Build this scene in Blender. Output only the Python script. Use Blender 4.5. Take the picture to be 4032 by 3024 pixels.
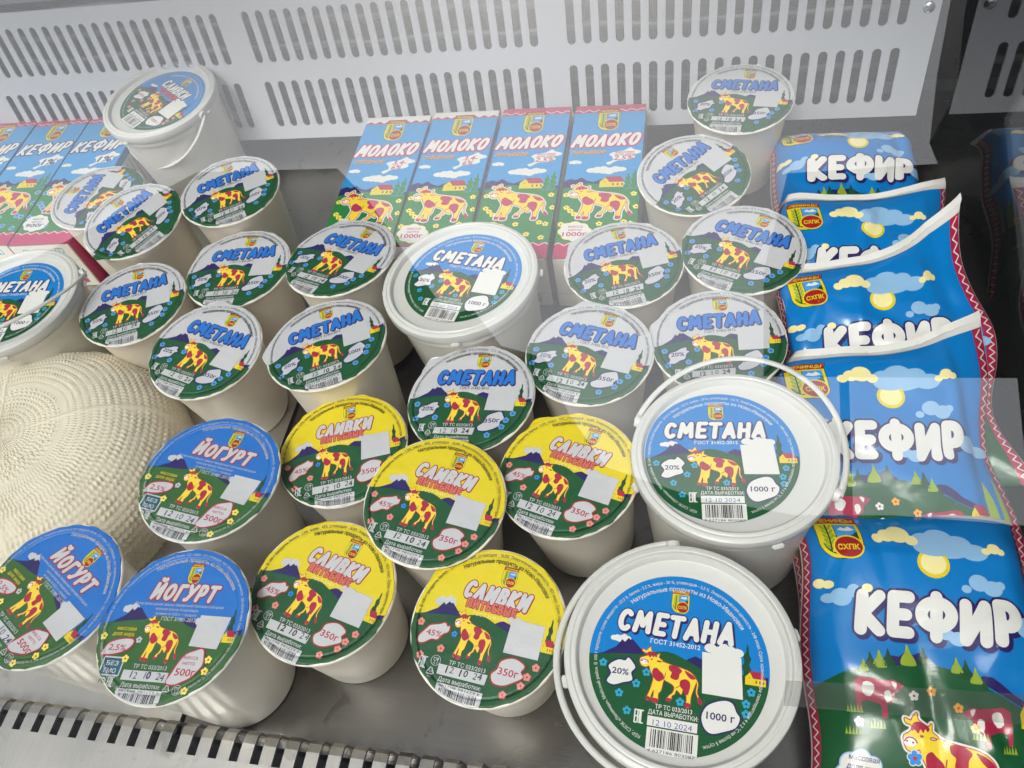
import bpy, bmesh, math, random
from math import sin, cos, pi, radians, sqrt, atan2, hypot
from mathutils import Vector, Matrix, Euler, noise
from mathutils.geometry import tessellate_polygon, delaunay_2d_cdt

for _o in list(bpy.data.objects):
    bpy.data.objects.remove(_o)
SC = bpy.context.scene
COL = SC.collection

# ------------------------------------------------------------------ camera
cam_d = bpy.data.cameras.new('camera')
cam = bpy.data.objects.new('camera', cam_d)
COL.objects.link(cam)
CAM_H = 0.5588
PITCH, ROLL, YAW = 0.92189, -0.25686, radians(20.5)
fw = Vector((0, cos(PITCH), -sin(PITCH))); up0 = Vector((0, sin(PITCH), cos(PITCH))); rt0 = Vector((1, 0, 0))
rt = cos(ROLL) * rt0 + sin(ROLL) * up0
up = -sin(ROLL) * rt0 + cos(ROLL) * up0
RZ = Matrix.Rotation(YAW, 3, 'Z')
rt, up, fw = RZ @ rt, RZ @ up, RZ @ fw
m = Matrix((rt, up, -fw)).transposed().to_4x4()
m.translation = Vector((0, 0, CAM_H))
cam.matrix_world = m
cam_d.sensor_width = 36.0
cam_d.lens = 36.0 * 3106.0 / 4032.0
cam_d.clip_start = 0.01
cam_d.clip_end = 3000.0
SC.camera = cam

# ------------------------------------------------------------------ daylight
SUN_EL, SUN_AZ = 61.0, 200.0          # overcast: a wide, weak sun over the viewer's left shoulder
W = bpy.data.worlds.new('World'); SC.world = W; W.use_nodes = True
nt = W.node_tree; nt.nodes.clear()
sky = nt.nodes.new('ShaderNodeTexSky'); sky.sky_type = 'NISHITA'; sky.sun_disc = False
sky.sun_elevation = radians(SUN_EL); sky.sun_rotation = radians(SUN_AZ)
sky.air_density = 1.0; sky.dust_density = 4.0; sky.ozone_density = 1.0
hs = nt.nodes.new('ShaderNodeHueSaturation'); hs.inputs['Saturation'].default_value = 0.25
bg = nt.nodes.new('ShaderNodeBackground'); bg.inputs['Strength'].default_value = 0.15
wo = nt.nodes.new('ShaderNodeOutputWorld')
nt.links.new(sky.outputs[0], hs.inputs['Color']); nt.links.new(hs.outputs[0], bg.inputs[0]); nt.links.new(bg.outputs[0], wo.inputs[0])
sun_d = bpy.data.lights.new('sun', 'SUN'); sun = bpy.data.objects.new('sun', sun_d); COL.objects.link(sun)
sun_d.energy = 1.35; sun_d.angle = radians(20); sun_d.color = (1.0, 0.97, 0.92)
az = radians(SUN_AZ)
sdir = Vector((sin(az) * cos(radians(SUN_EL)), cos(az) * cos(radians(SUN_EL)), sin(radians(SUN_EL))))
sun.rotation_euler = sdir.to_track_quat('Z', 'Y').to_euler()
SC.view_settings.view_transform = 'Standard'; SC.view_settings.look = 'None'
SC.view_settings.exposure = 0.56; SC.view_settings.gamma = 1.0; SC.view_settings.use_curve_mapping = False
SC.render.engine = 'CYCLES'
SC.cycles.use_denoising = True
SC.cycles.max_bounces = 10; SC.cycles.transparent_max_bounces = 16
SC.cycles.sample_clamp_indirect = 6.0

# ------------------------------------------------------------------ materials
def lin(h):
    h = h.lstrip('#')
    c = [int(h[i:i + 2], 16) / 255 for i in (0, 2, 4)]
    return tuple(((x / 12.92) if x <= .04045 else ((x + .055) / 1.055) ** 2.4) for x in c) + (1.0,)

PAL = dict(white='#dcdad5', blue='#0078c2', filmblue='#0074bd', midblue='#1f6fc4', navy='#251a5c', green='#0f5029', yogreen='#2f5f2c', yellow='#dcc71c',
           cowyellow='#f0cf38', magenta='#a8203f', red='#9c1d1b', cream='#efe2a0', paleblue='#8fb8dc', black='#16151a', stamp='#2b3aa0',
           pink='#cb6c64', skyblue='#3f95d8', lime='#8fa52a', orange='#e8a020', muzzle='#f6e6e0', dgreen='#0f4526', gray='#bdbdbb', pkred='#a81f45',
           brown='#6a3a2a', teal='#17566a', yflower='#f2dc5a', flower='#2c86d2', pinkflower='#dd8a80', cartblue='#2f8fcb', cartgreen='#1f7a3a',
           cartmag='#b52a5c', cyan='#2f9cc0')
MATS = {}

def new_mat(name):
    mt = bpy.data.materials.new(name); mt.use_nodes = True
    b = mt.node_tree.nodes['Principled BSDF']
    return mt, mt.node_tree, b

def relief_foil(t, b):
    """embossed aluminium foil: fine leathery grain, a pressed seal ring and soft dents (object space, same for every ink of the lid)"""
    tc = t.nodes.new('ShaderNodeTexCoord')
    n1 = t.nodes.new('ShaderNodeTexNoise'); n1.inputs['Scale'].default_value = 750; n1.inputs['Detail'].default_value = 1.5
    n2 = t.nodes.new('ShaderNodeTexNoise'); n2.inputs['Scale'].default_value = 42; n2.inputs['Detail'].default_value = 2.0
    oi = t.nodes.new('ShaderNodeObjectInfo')
    cb = t.nodes.new('ShaderNodeVectorMath'); cb.operation = 'MULTIPLY_ADD'
    cb.inputs[1].default_value = (1, 1, 0.0)
    ml = t.nodes.new('ShaderNodeMath'); ml.operation = 'MULTIPLY'; ml.inputs[1].default_value = 5.0
    t.links.new(oi.outputs['Random'], ml.inputs[0])
    t.links.new(tc.outputs['Object'], cb.inputs[0]); t.links.new(ml.outputs[0], cb.inputs[2])
    t.links.new(cb.outputs[0], n1.inputs[0]); t.links.new(cb.outputs[0], n2.inputs[0])
    fl = t.nodes.new('ShaderNodeVectorMath'); fl.operation = 'MULTIPLY'; fl.inputs[1].default_value = (1, 1, 0)
    t.links.new(tc.outputs['Object'], fl.inputs[0])
    ln = t.nodes.new('ShaderNodeVectorMath'); ln.operation = 'LENGTH'; t.links.new(fl.outputs[0], ln.inputs[0])
    cr = t.nodes.new('ShaderNodeFloatCurve')
    mr = t.nodes.new('ShaderNodeMapRange'); mr.inputs[1].default_value = 0.040; mr.inputs[2].default_value = 0.048
    t.links.new(ln.outputs['Value'], mr.inputs[0]); t.links.new(mr.outputs[0], cr.inputs[1])
    c = cr.mapping.curves[0]
    c.points[0].location = (0, .5); c.points[1].location = (1, .55)
    for p in ((.2, .5), (.38, .15), (.55, .85), (.8, .9)):
        c.points.new(*p)
    cr.mapping.update()
    a = t.nodes.new('ShaderNodeMath'); a.operation = 'MULTIPLY'; a.inputs[1].default_value = 0.16; t.links.new(n1.outputs[0], a.inputs[0])
    a2 = t.nodes.new('ShaderNodeMath'); a2.operation = 'MULTIPLY_ADD'; a2.inputs[1].default_value = 2.1
    t.links.new(n2.outputs[0], a2.inputs[0]); t.links.new(a.outputs[0], a2.inputs[2])
    a3 = t.nodes.new('ShaderNodeMath'); a3.operation = 'MULTIPLY_ADD'; a3.inputs[1].default_value = 0.9
    t.links.new(cr.outputs[0], a3.inputs[0]); t.links.new(a2.outputs[0], a3.inputs[2])
    bp = t.nodes.new('ShaderNodeBump'); bp.inputs['Strength'].default_value = 0.85; bp.inputs['Distance'].default_value = 0.0009
    t.links.new(a3.outputs[0], bp.inputs['Height']); t.links.new(bp.outputs[0], b.inputs['Normal'])

def relief_crumple(t, b):
    """plastic film: sharp folds (ridged cells) over soft wobble"""
    tc = t.nodes.new('ShaderNodeTexCoord')
    n1 = t.nodes.new('ShaderNodeTexNoise'); n1.inputs['Scale'].default_value = 24; n1.inputs['Detail'].default_value = 2.5; n1.inputs['Distortion'].default_value = .6
    mp = t.nodes.new('ShaderNodeMapping'); mp.inputs['Scale'].default_value = (.75, 1.3, 1)
    n3 = t.nodes.new('ShaderNodeTexNoise'); n3.inputs['Scale'].default_value = 14; n3.inputs['Detail'].default_value = 2
    wp = t.nodes.new('ShaderNodeVectorMath'); wp.operation = 'MULTIPLY_ADD'; wp.inputs[1].default_value = (.05, .05, .05)
    vo = t.nodes.new('ShaderNodeTexVoronoi'); vo.feature = 'DISTANCE_TO_EDGE'; vo.inputs['Scale'].default_value = 15
    t.links.new(tc.outputs['Object'], n1.inputs[0]); t.links.new(tc.outputs['Object'], n3.inputs[0])
    t.links.new(n3.outputs[1], wp.inputs[0]); t.links.new(tc.outputs['Object'], wp.inputs[2])
    t.links.new(wp.outputs[0], mp.inputs[0]); t.links.new(mp.outputs[0], vo.inputs['Vector'])
    mr = t.nodes.new('ShaderNodeMapRange'); mr.inputs[1].default_value = 0; mr.inputs[2].default_value = .30; mr.inputs[3].default_value = .34; mr.inputs[4].default_value = 0
    mr.interpolation_type = 'SMOOTHSTEP'
    t.links.new(vo.outputs['Distance'], mr.inputs[0])
    ad = t.nodes.new('ShaderNodeMath'); t.links.new(n1.outputs[0], ad.inputs[0]); t.links.new(mr.outputs[0], ad.inputs[1])
    bp = t.nodes.new('ShaderNodeBump'); bp.inputs['Strength'].default_value = .30; bp.inputs['Distance'].default_value = .0045
    t.links.new(ad.outputs[0], bp.inputs['Height']); t.links.new(bp.outputs[0], b.inputs['Normal'])

def relief_noise(t, b, scale, strength, dist=0.001, detail=3):
    tc = t.nodes.new('ShaderNodeTexCoord')
    n1 = t.nodes.new('ShaderNodeTexNoise'); n1.inputs['Scale'].default_value = scale; n1.inputs['Detail'].default_value = detail
    t.links.new(tc.outputs['Object'], n1.inputs[0])
    bp = t.nodes.new('ShaderNodeBump'); bp.inputs['Strength'].default_value = strength; bp.inputs['Distance'].default_value = dist
    t.links.new(n1.outputs[0], bp.inputs['Height']); t.links.new(bp.outputs[0], b.inputs['Normal'])

def ink(surface, col):
    k = surface + '_' + col
    if k in MATS:
        return MATS[k]
    mt, t, b = new_mat(k)
    b.inputs['Base Color'].default_value = lin(PAL[col])
    if surface == 'foil':
        b.inputs['Roughness'].default_value = 0.42; b.inputs['Metallic'].default_value = 0.0
        b.inputs['Specular IOR Level'].default_value = 0.55
        if col == 'white':
            b.inputs['Base Color'].default_value = lin('#c6c6c8'); b.inputs['Metallic'].default_value = 0.12
        relief_foil(t, b)
    elif surface == 'label':
        b.inputs['Roughness'].default_value = 0.38; b.inputs['Specular IOR Level'].default_value = 0.25; relief_noise(t, b, 30, .05)
    elif surface == 'carton':
        b.inputs['Roughness'].default_value = 0.30; relief_noise(t, b, 22, .10, .001, 2)
    elif surface == 'film':
        b.inputs['Roughness'].default_value = 0.17; b.inputs['Specular IOR Level'].default_value = 0.55
        relief_crumple(t, b)
    MATS[k] = mt
    return mt

def simple(name, col, rough=.5, metal=0.0, spec=.5, bump=None, var=None):
    if name in MATS:
        return MATS[name]
    mt, t, b = new_mat(name)
    c = lin(col) if isinstance(col, str) else tuple(col) + (1.0,)
    b.inputs['Base Color'].default_value = c
    b.inputs['Roughness'].default_value = rough; b.inputs['Metallic'].default_value = metal; b.inputs['Specular IOR Level'].default_value = spec
    if bump:
        relief_noise(t, b, *bump)
    if var:
        tc = t.nodes.new('ShaderNodeTexCoord'); n = t.nodes.new('ShaderNodeTexNoise'); n.inputs['Scale'].default_value = var[0]; n.inputs['Detail'].default_value = 6
        t.links.new(tc.outputs['Object'], n.inputs[0])
        mx = t.nodes.new('ShaderNodeMix'); mx.data_type = 'RGBA'
        mx.inputs[6].default_value = tuple(x * (1 - var[1]) for x in c[:3]) + (1,); mx.inputs[7].default_value = tuple(min(1, x * (1 + var[1])) for x in c[:3]) + (1,)
        t.links.new(n.outputs[0], mx.inputs[0]); t.links.new(mx.outputs[2], b.inputs['Base Color'])
    MATS[name] = mt
    return mt

def plastic(name, col, rough, sss=0.0):
    mt = simple(name, col, rough)
    b = mt.node_tree.nodes['Principled BSDF']
    b.inputs['Subsurface Weight'].default_value = sss; b.inputs['Subsurface Radius'].default_value = (.006, .005, .004); b.inputs['Subsurface Scale'].default_value = 1.0
    return mt

M_CUP = plastic('milky_cup_plastic', '#f5ecdd', .34, .3)
M_YCUP = plastic('yogurt_cup_plastic', '#f5efe4', .22, .3)
M_BUCKET = plastic('white_bucket_plastic', '#e6e3da', .36)
M_LID = plastic('white_lid_plastic', '#cccbc6', .30)

def steel(name, base, rough, aniso_scale, spots=0.0):
    mt, t, b = new_mat(name)
    tc = t.nodes.new('ShaderNodeTexCoord'); mp = t.nodes.new('ShaderNodeMapping'); mp.inputs['Scale'].default_value = aniso_scale
    n = t.nodes.new('ShaderNodeTexNoise'); n.inputs['Scale'].default_value = 6; n.inputs['Detail'].default_value = 5
    t.links.new(tc.outputs['Object'], mp.inputs[0]); t.links.new(mp.outputs[0], n.inputs[0])
    n2 = t.nodes.new('ShaderNodeTexNoise'); n2.inputs['Scale'].default_value = 14; n2.inputs['Detail'].default_value = 6
    t.links.new(tc.outputs['Object'], n2.inputs[0])
    mr = t.nodes.new('ShaderNodeMapRange'); mr.inputs[1].default_value = .3; mr.inputs[2].default_value = .7; mr.inputs[3].default_value = rough - .06; mr.inputs[4].default_value = rough + .10
    t.links.new(n2.outputs[0], mr.inputs[0]); t.links.new(mr.outputs[0], b.inputs['Roughness'])
    mx = t.nodes.new('ShaderNodeMix'); mx.data_type = 'RGBA'
    mx.inputs[6].default_value = tuple(x * .86 for x in base) + (1,); mx.inputs[7].default_value = tuple(min(1, x * 1.1) for x in base) + (1,)
    t.links.new(n.outputs[0], mx.inputs[0]); t.links.new(mx.outputs[2], b.inputs['Base Color'])
    b.inputs['Metallic'].default_value = 1.0
    n3 = t.nodes.new('ShaderNodeTexNoise'); n3.inputs['Scale'].default_value = 38; n3.inputs['Detail'].default_value = 8; n3.inputs['Distortion'].default_value = 1.2
    t.links.new(tc.outputs['Object'], n3.inputs[0])
    m3 = t.nodes.new('ShaderNodeMapRange'); m3.inputs[1].default_value = .62; m3.inputs[2].default_value = .72; m3.inputs[3].default_value = 1.0; m3.inputs[4].default_value = .72
    t.links.new(n3.outputs[0], m3.inputs[0])
    m4 = t.nodes.new('ShaderNodeMix'); m4.data_type = 'RGBA'; m4.blend_type = 'MULTIPLY'; m4.inputs[0].default_value = 1.0
    t.links.new(mx.outputs[2], m4.inputs[6]); t.links.new(m3.outputs[0], m4.inputs[7]); t.links.new(m4.outputs[2], b.inputs['Base Color'])
    bp = t.nodes.new('ShaderNodeBump'); bp.inputs['Strength'].default_value = .10; bp.inputs['Distance'].default_value = .0006
    t.links.new(n.outputs[0], bp.inputs['Height']); t.links.new(bp.outputs[0], b.inputs['Normal'])
    MATS[name] = mt
    return mt

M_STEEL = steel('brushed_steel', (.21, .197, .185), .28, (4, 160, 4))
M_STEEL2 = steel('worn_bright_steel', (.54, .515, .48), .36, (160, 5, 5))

# ------------------------------------------------------------------ helpers: objects
def link(name, me, parent=None, mats=()):
    o = bpy.data.objects.new(name, me); COL.objects.link(o)
    for mt in mats:
        me.materials.append(mt)
    if parent is not None:
        o.parent = parent
    return o

def tag(o, label, cat, group=None, kind=None):
    if label: o['label'] = label
    if cat: o['category'] = cat
    if group: o['group'] = group
    if kind: o['kind'] = kind
    return o

def empty(name, mat4):
    o = bpy.data.objects.new(name, None); o.empty_display_size = .02; COL.objects.link(o); o.matrix_world = mat4
    return o

def bm_obj(name, bm, mats, parent=None, smooth=True, bevel=None):
    me = bpy.data.meshes.new(name); bm.normal_update(); bm.to_mesh(me); bm.free()
    if smooth:
        me.polygons.foreach_set('use_smooth', [True] * len(me.polygons))
    o = link(name, me, parent, mats if isinstance(mats, (list, tuple)) else [mats])
    if bevel:
        md = o.modifiers.new('bevel', 'BEVEL'); md.width = bevel; md.segments = 2; md.limit_method = 'ANGLE'; md.angle_limit = radians(40)
    return o

def smooth_by_angle(me, ang=35):
    bm = bmesh.new(); bm.from_mesh(me)
    for e in bm.edges:
        if len(e.link_faces) == 2 and e.calc_face_angle(0) > radians(ang):
            e.smooth = False
    bm.to_mesh(me); bm.free()

def lathe(bm, prof, n=96, mat=0, wob=None):
    rings = []
    for (r, z) in prof:
        if r < 1e-6:
            rings.append([bm.verts.new((0, 0, z))])
        else:
            rings.append([bm.verts.new(((r + (wob(2 * pi * i / n, r, z) if wob else 0)) * cos(2 * pi * i / n), (r + (wob(2 * pi * i / n, r, z) if wob else 0)) * sin(2 * pi * i / n), z)) for i in range(n)])
    for a, b in zip(rings, rings[1:]):
        for i in range(n):
            j = (i + 1) % n
            if len(a) == 1 and len(b) == 1: continue
            if len(a) == 1: f = bm.faces.new((a[0], b[i], b[j]))
            elif len(b) == 1: f = bm.faces.new((a[i], b[0], a[j]))
            else: f = bm.faces.new((a[i], b[i], b[j], a[j]))
            f.material_index = mat
    return rings

def box(bm, x0, x1, y0, y1, z0, z1, mat=0):
    v = [bm.verts.new(p) for p in ((x0, y0, z0), (x1, y0, z0), (x1, y1, z0), (x0, y1, z0), (x0, y0, z1), (x1, y0, z1), (x1, y1, z1), (x0, y1, z1))]
    for q in ((0, 3, 2, 1), (4, 5, 6, 7), (0, 1, 5, 4), (1, 2, 6, 5), (2, 3, 7, 6), (3, 0, 4, 7)):
        f = bm.faces.new([v[i] for i in q]); f.material_index = mat

def tube(bm, pts, r, n=8, mat=0, flat=1.0, cap=True):
    pts = [Vector(p) for p in pts]; rings = []
    for i, p in enumerate(pts):
        t = (pts[min(i + 1, len(pts) - 1)] - pts[max(i - 1, 0)]).normalized()
        a = t.cross(Vector((0, 0, 1)))
        if a.length < 1e-4: a = t.cross(Vector((0, 1, 0)))
        a.normalize(); b = t.cross(a).normalized()
        rings.append([bm.verts.new(p + r * cos(2 * pi * k / n) * a * flat + r * sin(2 * pi * k / n) * b) for k in range(n)])
    for A, B in zip(rings, rings[1:]):
        for k in range(n):
            f = bm.faces.new((A[k], A[(k + 1) % n], B[(k + 1) % n], B[k])); f.material_index = mat
    if cap:
        bm.faces.new(rings[0][::-1]).material_index = mat; bm.faces.new(rings[-1]).material_index = mat

# ------------------------------------------------------------------ flat printed artwork
def arc(cx, cy, rx, ry, a0, a1, n=14):
    return [(cx + rx * cos(radians(a0 + (a1 - a0) * i / n)), cy + ry * sin(radians(a0 + (a1 - a0) * i / n))) for i in range(n + 1)]

def ell(cx, cy, rx, ry=None, n=24, rot=0):
    ry = rx if ry is None else ry
    c, s = cos(rot), sin(rot)
    return [(cx + rx * cos(2 * pi * i / n) * c - ry * sin(2 * pi * i / n) * s, cy + rx * cos(2 * pi * i / n) * s + ry * sin(2 * pi * i / n) * c) for i in range(n)]

def rect(x0, y0, x1, y1):
    return [(x0, y0), (x1, y0), (x1, y1), (x0, y1)]

def smooth_poly(pts, k=4):
    """closed Catmull-Rom through pts"""
    n = len(pts); out = []
    for i in range(n):
        p0, p1, p2, p3 = pts[i - 1], pts[i], pts[(i + 1) % n], pts[(i + 2) % n]
        for j in range(k):
            t = j / k
            out.append(tuple(.5 * (2 * p1[d] + (p2[d] - p0[d]) * t + (2 * p0[d] - 5 * p1[d] + 4 * p2[d] - p3[d]) * t * t + (3 * p1[d] - p0[d] - 3 * p2[d] + p3[d]) * t ** 3) for d in (0, 1)))
    return out

def smooth_line(pts, k=4):
    out = []; n = len(pts)
    for i in range(n - 1):
        p0, p1, p2, p3 = pts[max(i - 1, 0)], pts[i], pts[i + 1], pts[min(i + 2, n - 1)]
        for j in range(k):
            t = j / k
            out.append(tuple(.5 * (2 * p1[d] + (p2[d] - p0[d]) * t + (2 * p0[d] - 5 * p1[d] + 4 * p2[d] - p3[d]) * t * t + (3 * p1[d] - p0[d] - 3 * p2[d] + p3[d]) * t ** 3) for d in (0, 1)))
    out.append(pts[-1])
    return out

def clip_convex(poly, clip):
    out = list(poly)
    for i in range(len(clip)):
        a, b = clip[i], clip[(i + 1) % len(clip)]
        def side(p): return (b[0] - a[0]) * (p[1] - a[1]) - (b[1] - a[1]) * (p[0] - a[0])
        src, out = out, []
        for j in range(len(src)):
            p, q = src[j - 1], src[j]
            sp, sq = side(p), side(q)
            if (sp >= 0) != (sq >= 0):
                t = sp / (sp - sq); out.append((p[0] + (q[0] - p[0]) * t, p[1] + (q[1] - p[1]) * t))
            if sq >= 0: out.append(q)
        if not out: return []
    return out

def bubble(cx, cy, w, h, lobes=8, seed=1, amp=.16, tail=None):
    rnd = random.Random(seed); pts = []
    n = lobes * 8
    ph = rnd.random() * 6
    for i in range(n):
        a = 2 * pi * i / n
        k = 1 + amp * (abs(sin(a * lobes / 2 + ph)) - .6) + .06 * sin(a * 2 + ph * 2)
        pts.append((cx + w / 2 * k * cos(a), cy + h / 2 * k * sin(a)))
    return pts

def cloud(cx, cy, w, h, seed=1, lobes=5):
    rnd = random.Random(seed); P = []
    for i in range(lobes):
        t = (i + .5) / lobes
        P.append(ell(cx + (t - .5) * w * .8, cy + h * .12 * rnd.uniform(-1, 1), w / lobes * .75, h * (.28 + .22 * sin(pi * t) * rnd.uniform(.7, 1.3)), 16))
    return P

def union(polys):
    vs, fs = [], []
    for p in polys:
        if len(p) < 3: continue
        base = len(vs)
        ar = sum(p[i - 1][0] * p[i][1] - p[i][0] * p[i - 1][1] for i in range(len(p)))
        if ar < 0: p = p[::-1]
        vs += [Vector(q) for q in p]; fs.append(list(range(base, base + len(p))))
    r = delaunay_2d_cdt(vs, [], fs, 1, 1e-6)
    return [(v.x, v.y) for v in r[0]], [tuple(f) for f, of in zip(r[2], r[5]) if of]

def stroke_polys(lines, hw, n=8):
    P = []
    for L in lines:
        for i in range(len(L) - 1):
            (x0, y0), (x1, y1) = L[i], L[i + 1]
            d = hypot(x1 - x0, y1 - y0)
            if d < 1e-9: continue
            a = atan2(y1 - y0, x1 - x0)
            P.append([(x0 + hw * cos(a + pi / 2 + pi * k / n), y0 + hw * sin(a + pi / 2 + pi * k / n)) for k in range(n + 1)] +
                     [(x1 + hw * cos(a - pi / 2 + pi * k / n), y1 + hw * sin(a - pi / 2 + pi * k / n)) for k in range(n + 1)])
    return P

LET = {
    'С': (.66, [arc(.36, .5, .27, .41, 48, 312, 16)]),
    'М': (.88, [[(.08, .08), (.17, .92), (.44, .34), (.71, .92), (.80, .08)]]),
    'Е': (.62, [[(.55, .92), (.12, .92), (.12, .08), (.55, .08)], [(.12, .5), (.48, .5)]]),
    'Т': (.66, [[(.04, .91), (.62, .91)], [(.33, .9), (.33, .08)]]),
    'А': (.70, [[(.06, .08), (.35, .92), (.64, .08)], [(.18, .32), (.52, .32)]]),
    'Н': (.70, [[(.1, .08), (.1, .92)], [(.6, .08), (.6, .92)], [(.1, .5), (.6, .5)]]),
    'Л': (.70, [[(.05, .08), (.34, .92), (.63, .08)]]),
    'И': (.74, [[(.1, .92), (.1, .08), (.64, .92), (.64, .08)]]),
    'Й': (.74, [[(.1, .92), (.1, .08), (.64, .92), (.64, .08)], arc(.37, 1.24, .15, .10, 190, 350, 8)]),
    'В': (.64, [[(.1, .08), (.1, .92)] + arc(.32, .72, .20, .20, 90, -90, 8) + [(.1, .52)], [(.3, .52)] + arc(.34, .30, .23, .22, 90, -90, 8) + [(.1, .08)]]),
    'К': (.66, [[(.1, .08), (.1, .92)], [(.58, .92), (.14, .48), (.60, .08)]]),
    'О': (.74, [arc(.37, .5, .28, .42, 0, 360, 22)]),
    'Г': (.56, [[(.1, .08), (.1, .92), (.52, .92)]]),
    'У': (.66, [[(.06, .92), (.33, .44)], [(.62, .92), (.36, .40), (.22, .10), (.06, .08)]]),
    'Р': (.60, [[(.1, .08), (.1, .92)] + arc(.30, .67, .24, .25, 90, -90, 9) + [(.1, .42)]]),
    'Ф': (1.0, [arc(.50, .56, .42, .29, 0, 360, 22), [(.50, .98), (.50, .04)]]),
    'П': (.70, [[(.1, .08), (.1, .92), (.6, .92), (.6, .08)]]),
    'Ь': (.60, [[(.1, .92), (.1, .08)] + arc(.30, .30, .24, .22, -90, 90, 8) + [(.1, .52)]]),
    'Ы': (.84, [[(.1, .92), (.1, .08)] + arc(.28, .30, .20, .22, -90, 90, 8) + [(.1, .52)], [(.74, .92), (.74, .08)]]),
    'З': (.6, [arc(.28, .71, .22, .21, 150, -90, 9) + arc(.28, .29, .25, .21, 90, -150, 9)]),
    'Б': (.62, [[(.54, .92), (.1, .92), (.1, .08)] + arc(.32, .30, .22, .22, -90, 90, 8) + [(.1, .52)]]),
}

_TX = {}
def fill_loops(loops):
    """non-zero winding fill of closed outlines (the built-in font draws letters from overlapping strokes)"""
    vs, es = [], []
    for L in loops:
        b = len(vs); vs += [Vector(p) for p in L]; es += [(b + i, b + (i + 1) % len(L)) for i in range(len(L))]
    r = delaunay_2d_cdt(vs, es, [], 0, 1e-7)
    V = [(v.x, v.y) for v in r[0]]; F = []
    for f in r[2]:
        cx = sum(V[i][0] for i in f) / len(f); cy = sum(V[i][1] for i in f) / len(f); w = 0
        for L in loops:
            for i in range(len(L)):
                (x0, y0), (x1, y1) = L[i - 1], L[i]
                if (y0 <= cy) != (y1 <= cy) and x0 + (cy - y0) * (x1 - x0) / (y1 - y0) > cx: w += 1 if y1 > y0 else -1
        if w: F.append(tuple(f))
    return V, F
def text_mesh(s, bold):
    k = (s, bold)
    if k not in _TX:
        c = bpy.data.curves.new('t', 'FONT'); c.body = s; c.size = 1.0; c.resolution_u = 2; c.fill_mode = 'NONE'
        o = bpy.data.objects.new('t', c); COL.objects.link(o)
        dg = bpy.context.evaluated_depsgraph_get(); dg.update()
        me = bpy.data.meshes.new_from_object(o.evaluated_get(dg))
        P = [(v.co.x, v.co.y) for v in me.vertices]
        nx = {}
        for e in me.edges:
            a, b = e.vertices; nx.setdefault(a, []).append(b); nx.setdefault(b, []).append(a)
        bpy.data.objects.remove(o); bpy.data.curves.remove(c); bpy.data.meshes.remove(me)
        seen, loops = set(), []
        for a in sorted(nx):
            if a in seen: continue
            L = [a]; seen.add(a)
            # vertices of a contour follow each other: keep that direction
            cur = a + 1 if (a + 1) in nx[a] else nx[a][0]
            while cur not in seen:
                L.append(cur); seen.add(cur)
                n_ = [q for q in nx[cur] if q not in seen]
                if not n_: break
                cur = n_[0]
            Q = [P[i] for i in L]
            Q = [q for i, q in enumerate(Q) if hypot(q[0] - Q[i - 1][0], q[1] - Q[i - 1][1]) > 1e-5]
            if len(Q) > 2: loops.append(Q)
        loops.sort(key=lambda L: min(p[0] for p in L))
        groups = []; hi = -1e9
        for L in loops:
            if min(p[0] for p in L) > hi: groups.append([])
            groups[-1].append(L); hi = max(hi, max(p[0] for p in L))
        vs, fs = [], []
        for G in groups:
            big = max(G, key=lambda L: abs(sum(L[i - 1][0] * L[i][1] - L[i][0] * L[i - 1][1] for i in range(len(L)))))
            sg = 1 if sum(big[i - 1][0] * big[i][1] - big[i][0] * big[i - 1][1] for i in range(len(big))) > 0 else -1
            if bold:
                G2 = []
                for L in G:
                    n = len(L); M = []
                    for i in range(n):
                        (ax, ay), (bx, by), (cx, cy) = L[i - 1], L[i], L[(i + 1) % n]
                        d1, d2 = hypot(bx - ax, by - ay), hypot(cx - bx, cy - by)
                        n1, n2 = ((by - ay) / d1, -(bx - ax) / d1), ((cy - by) / d2, -(cx - bx) / d2)
                        mx, my = n1[0] + n2[0], n1[1] + n2[1]; q = max(.5, mx * n1[0] + my * n1[1])
                        M.append((bx + sg * bold * mx / q, by + sg * bold * my / q))
                    G2.append(M)
                G = G2
            v, f = fill_loops(G); b = len(vs); vs += v; fs += [tuple(b + i for i in t) for t in f]
        x0 = min((v[0] for v in vs), default=0); x1 = max((v[0] for v in vs), default=1)
        _TX[k] = ([(x - x0, y) for x, y in vs], fs, x1 - x0)
    return _TX[k]

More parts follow.
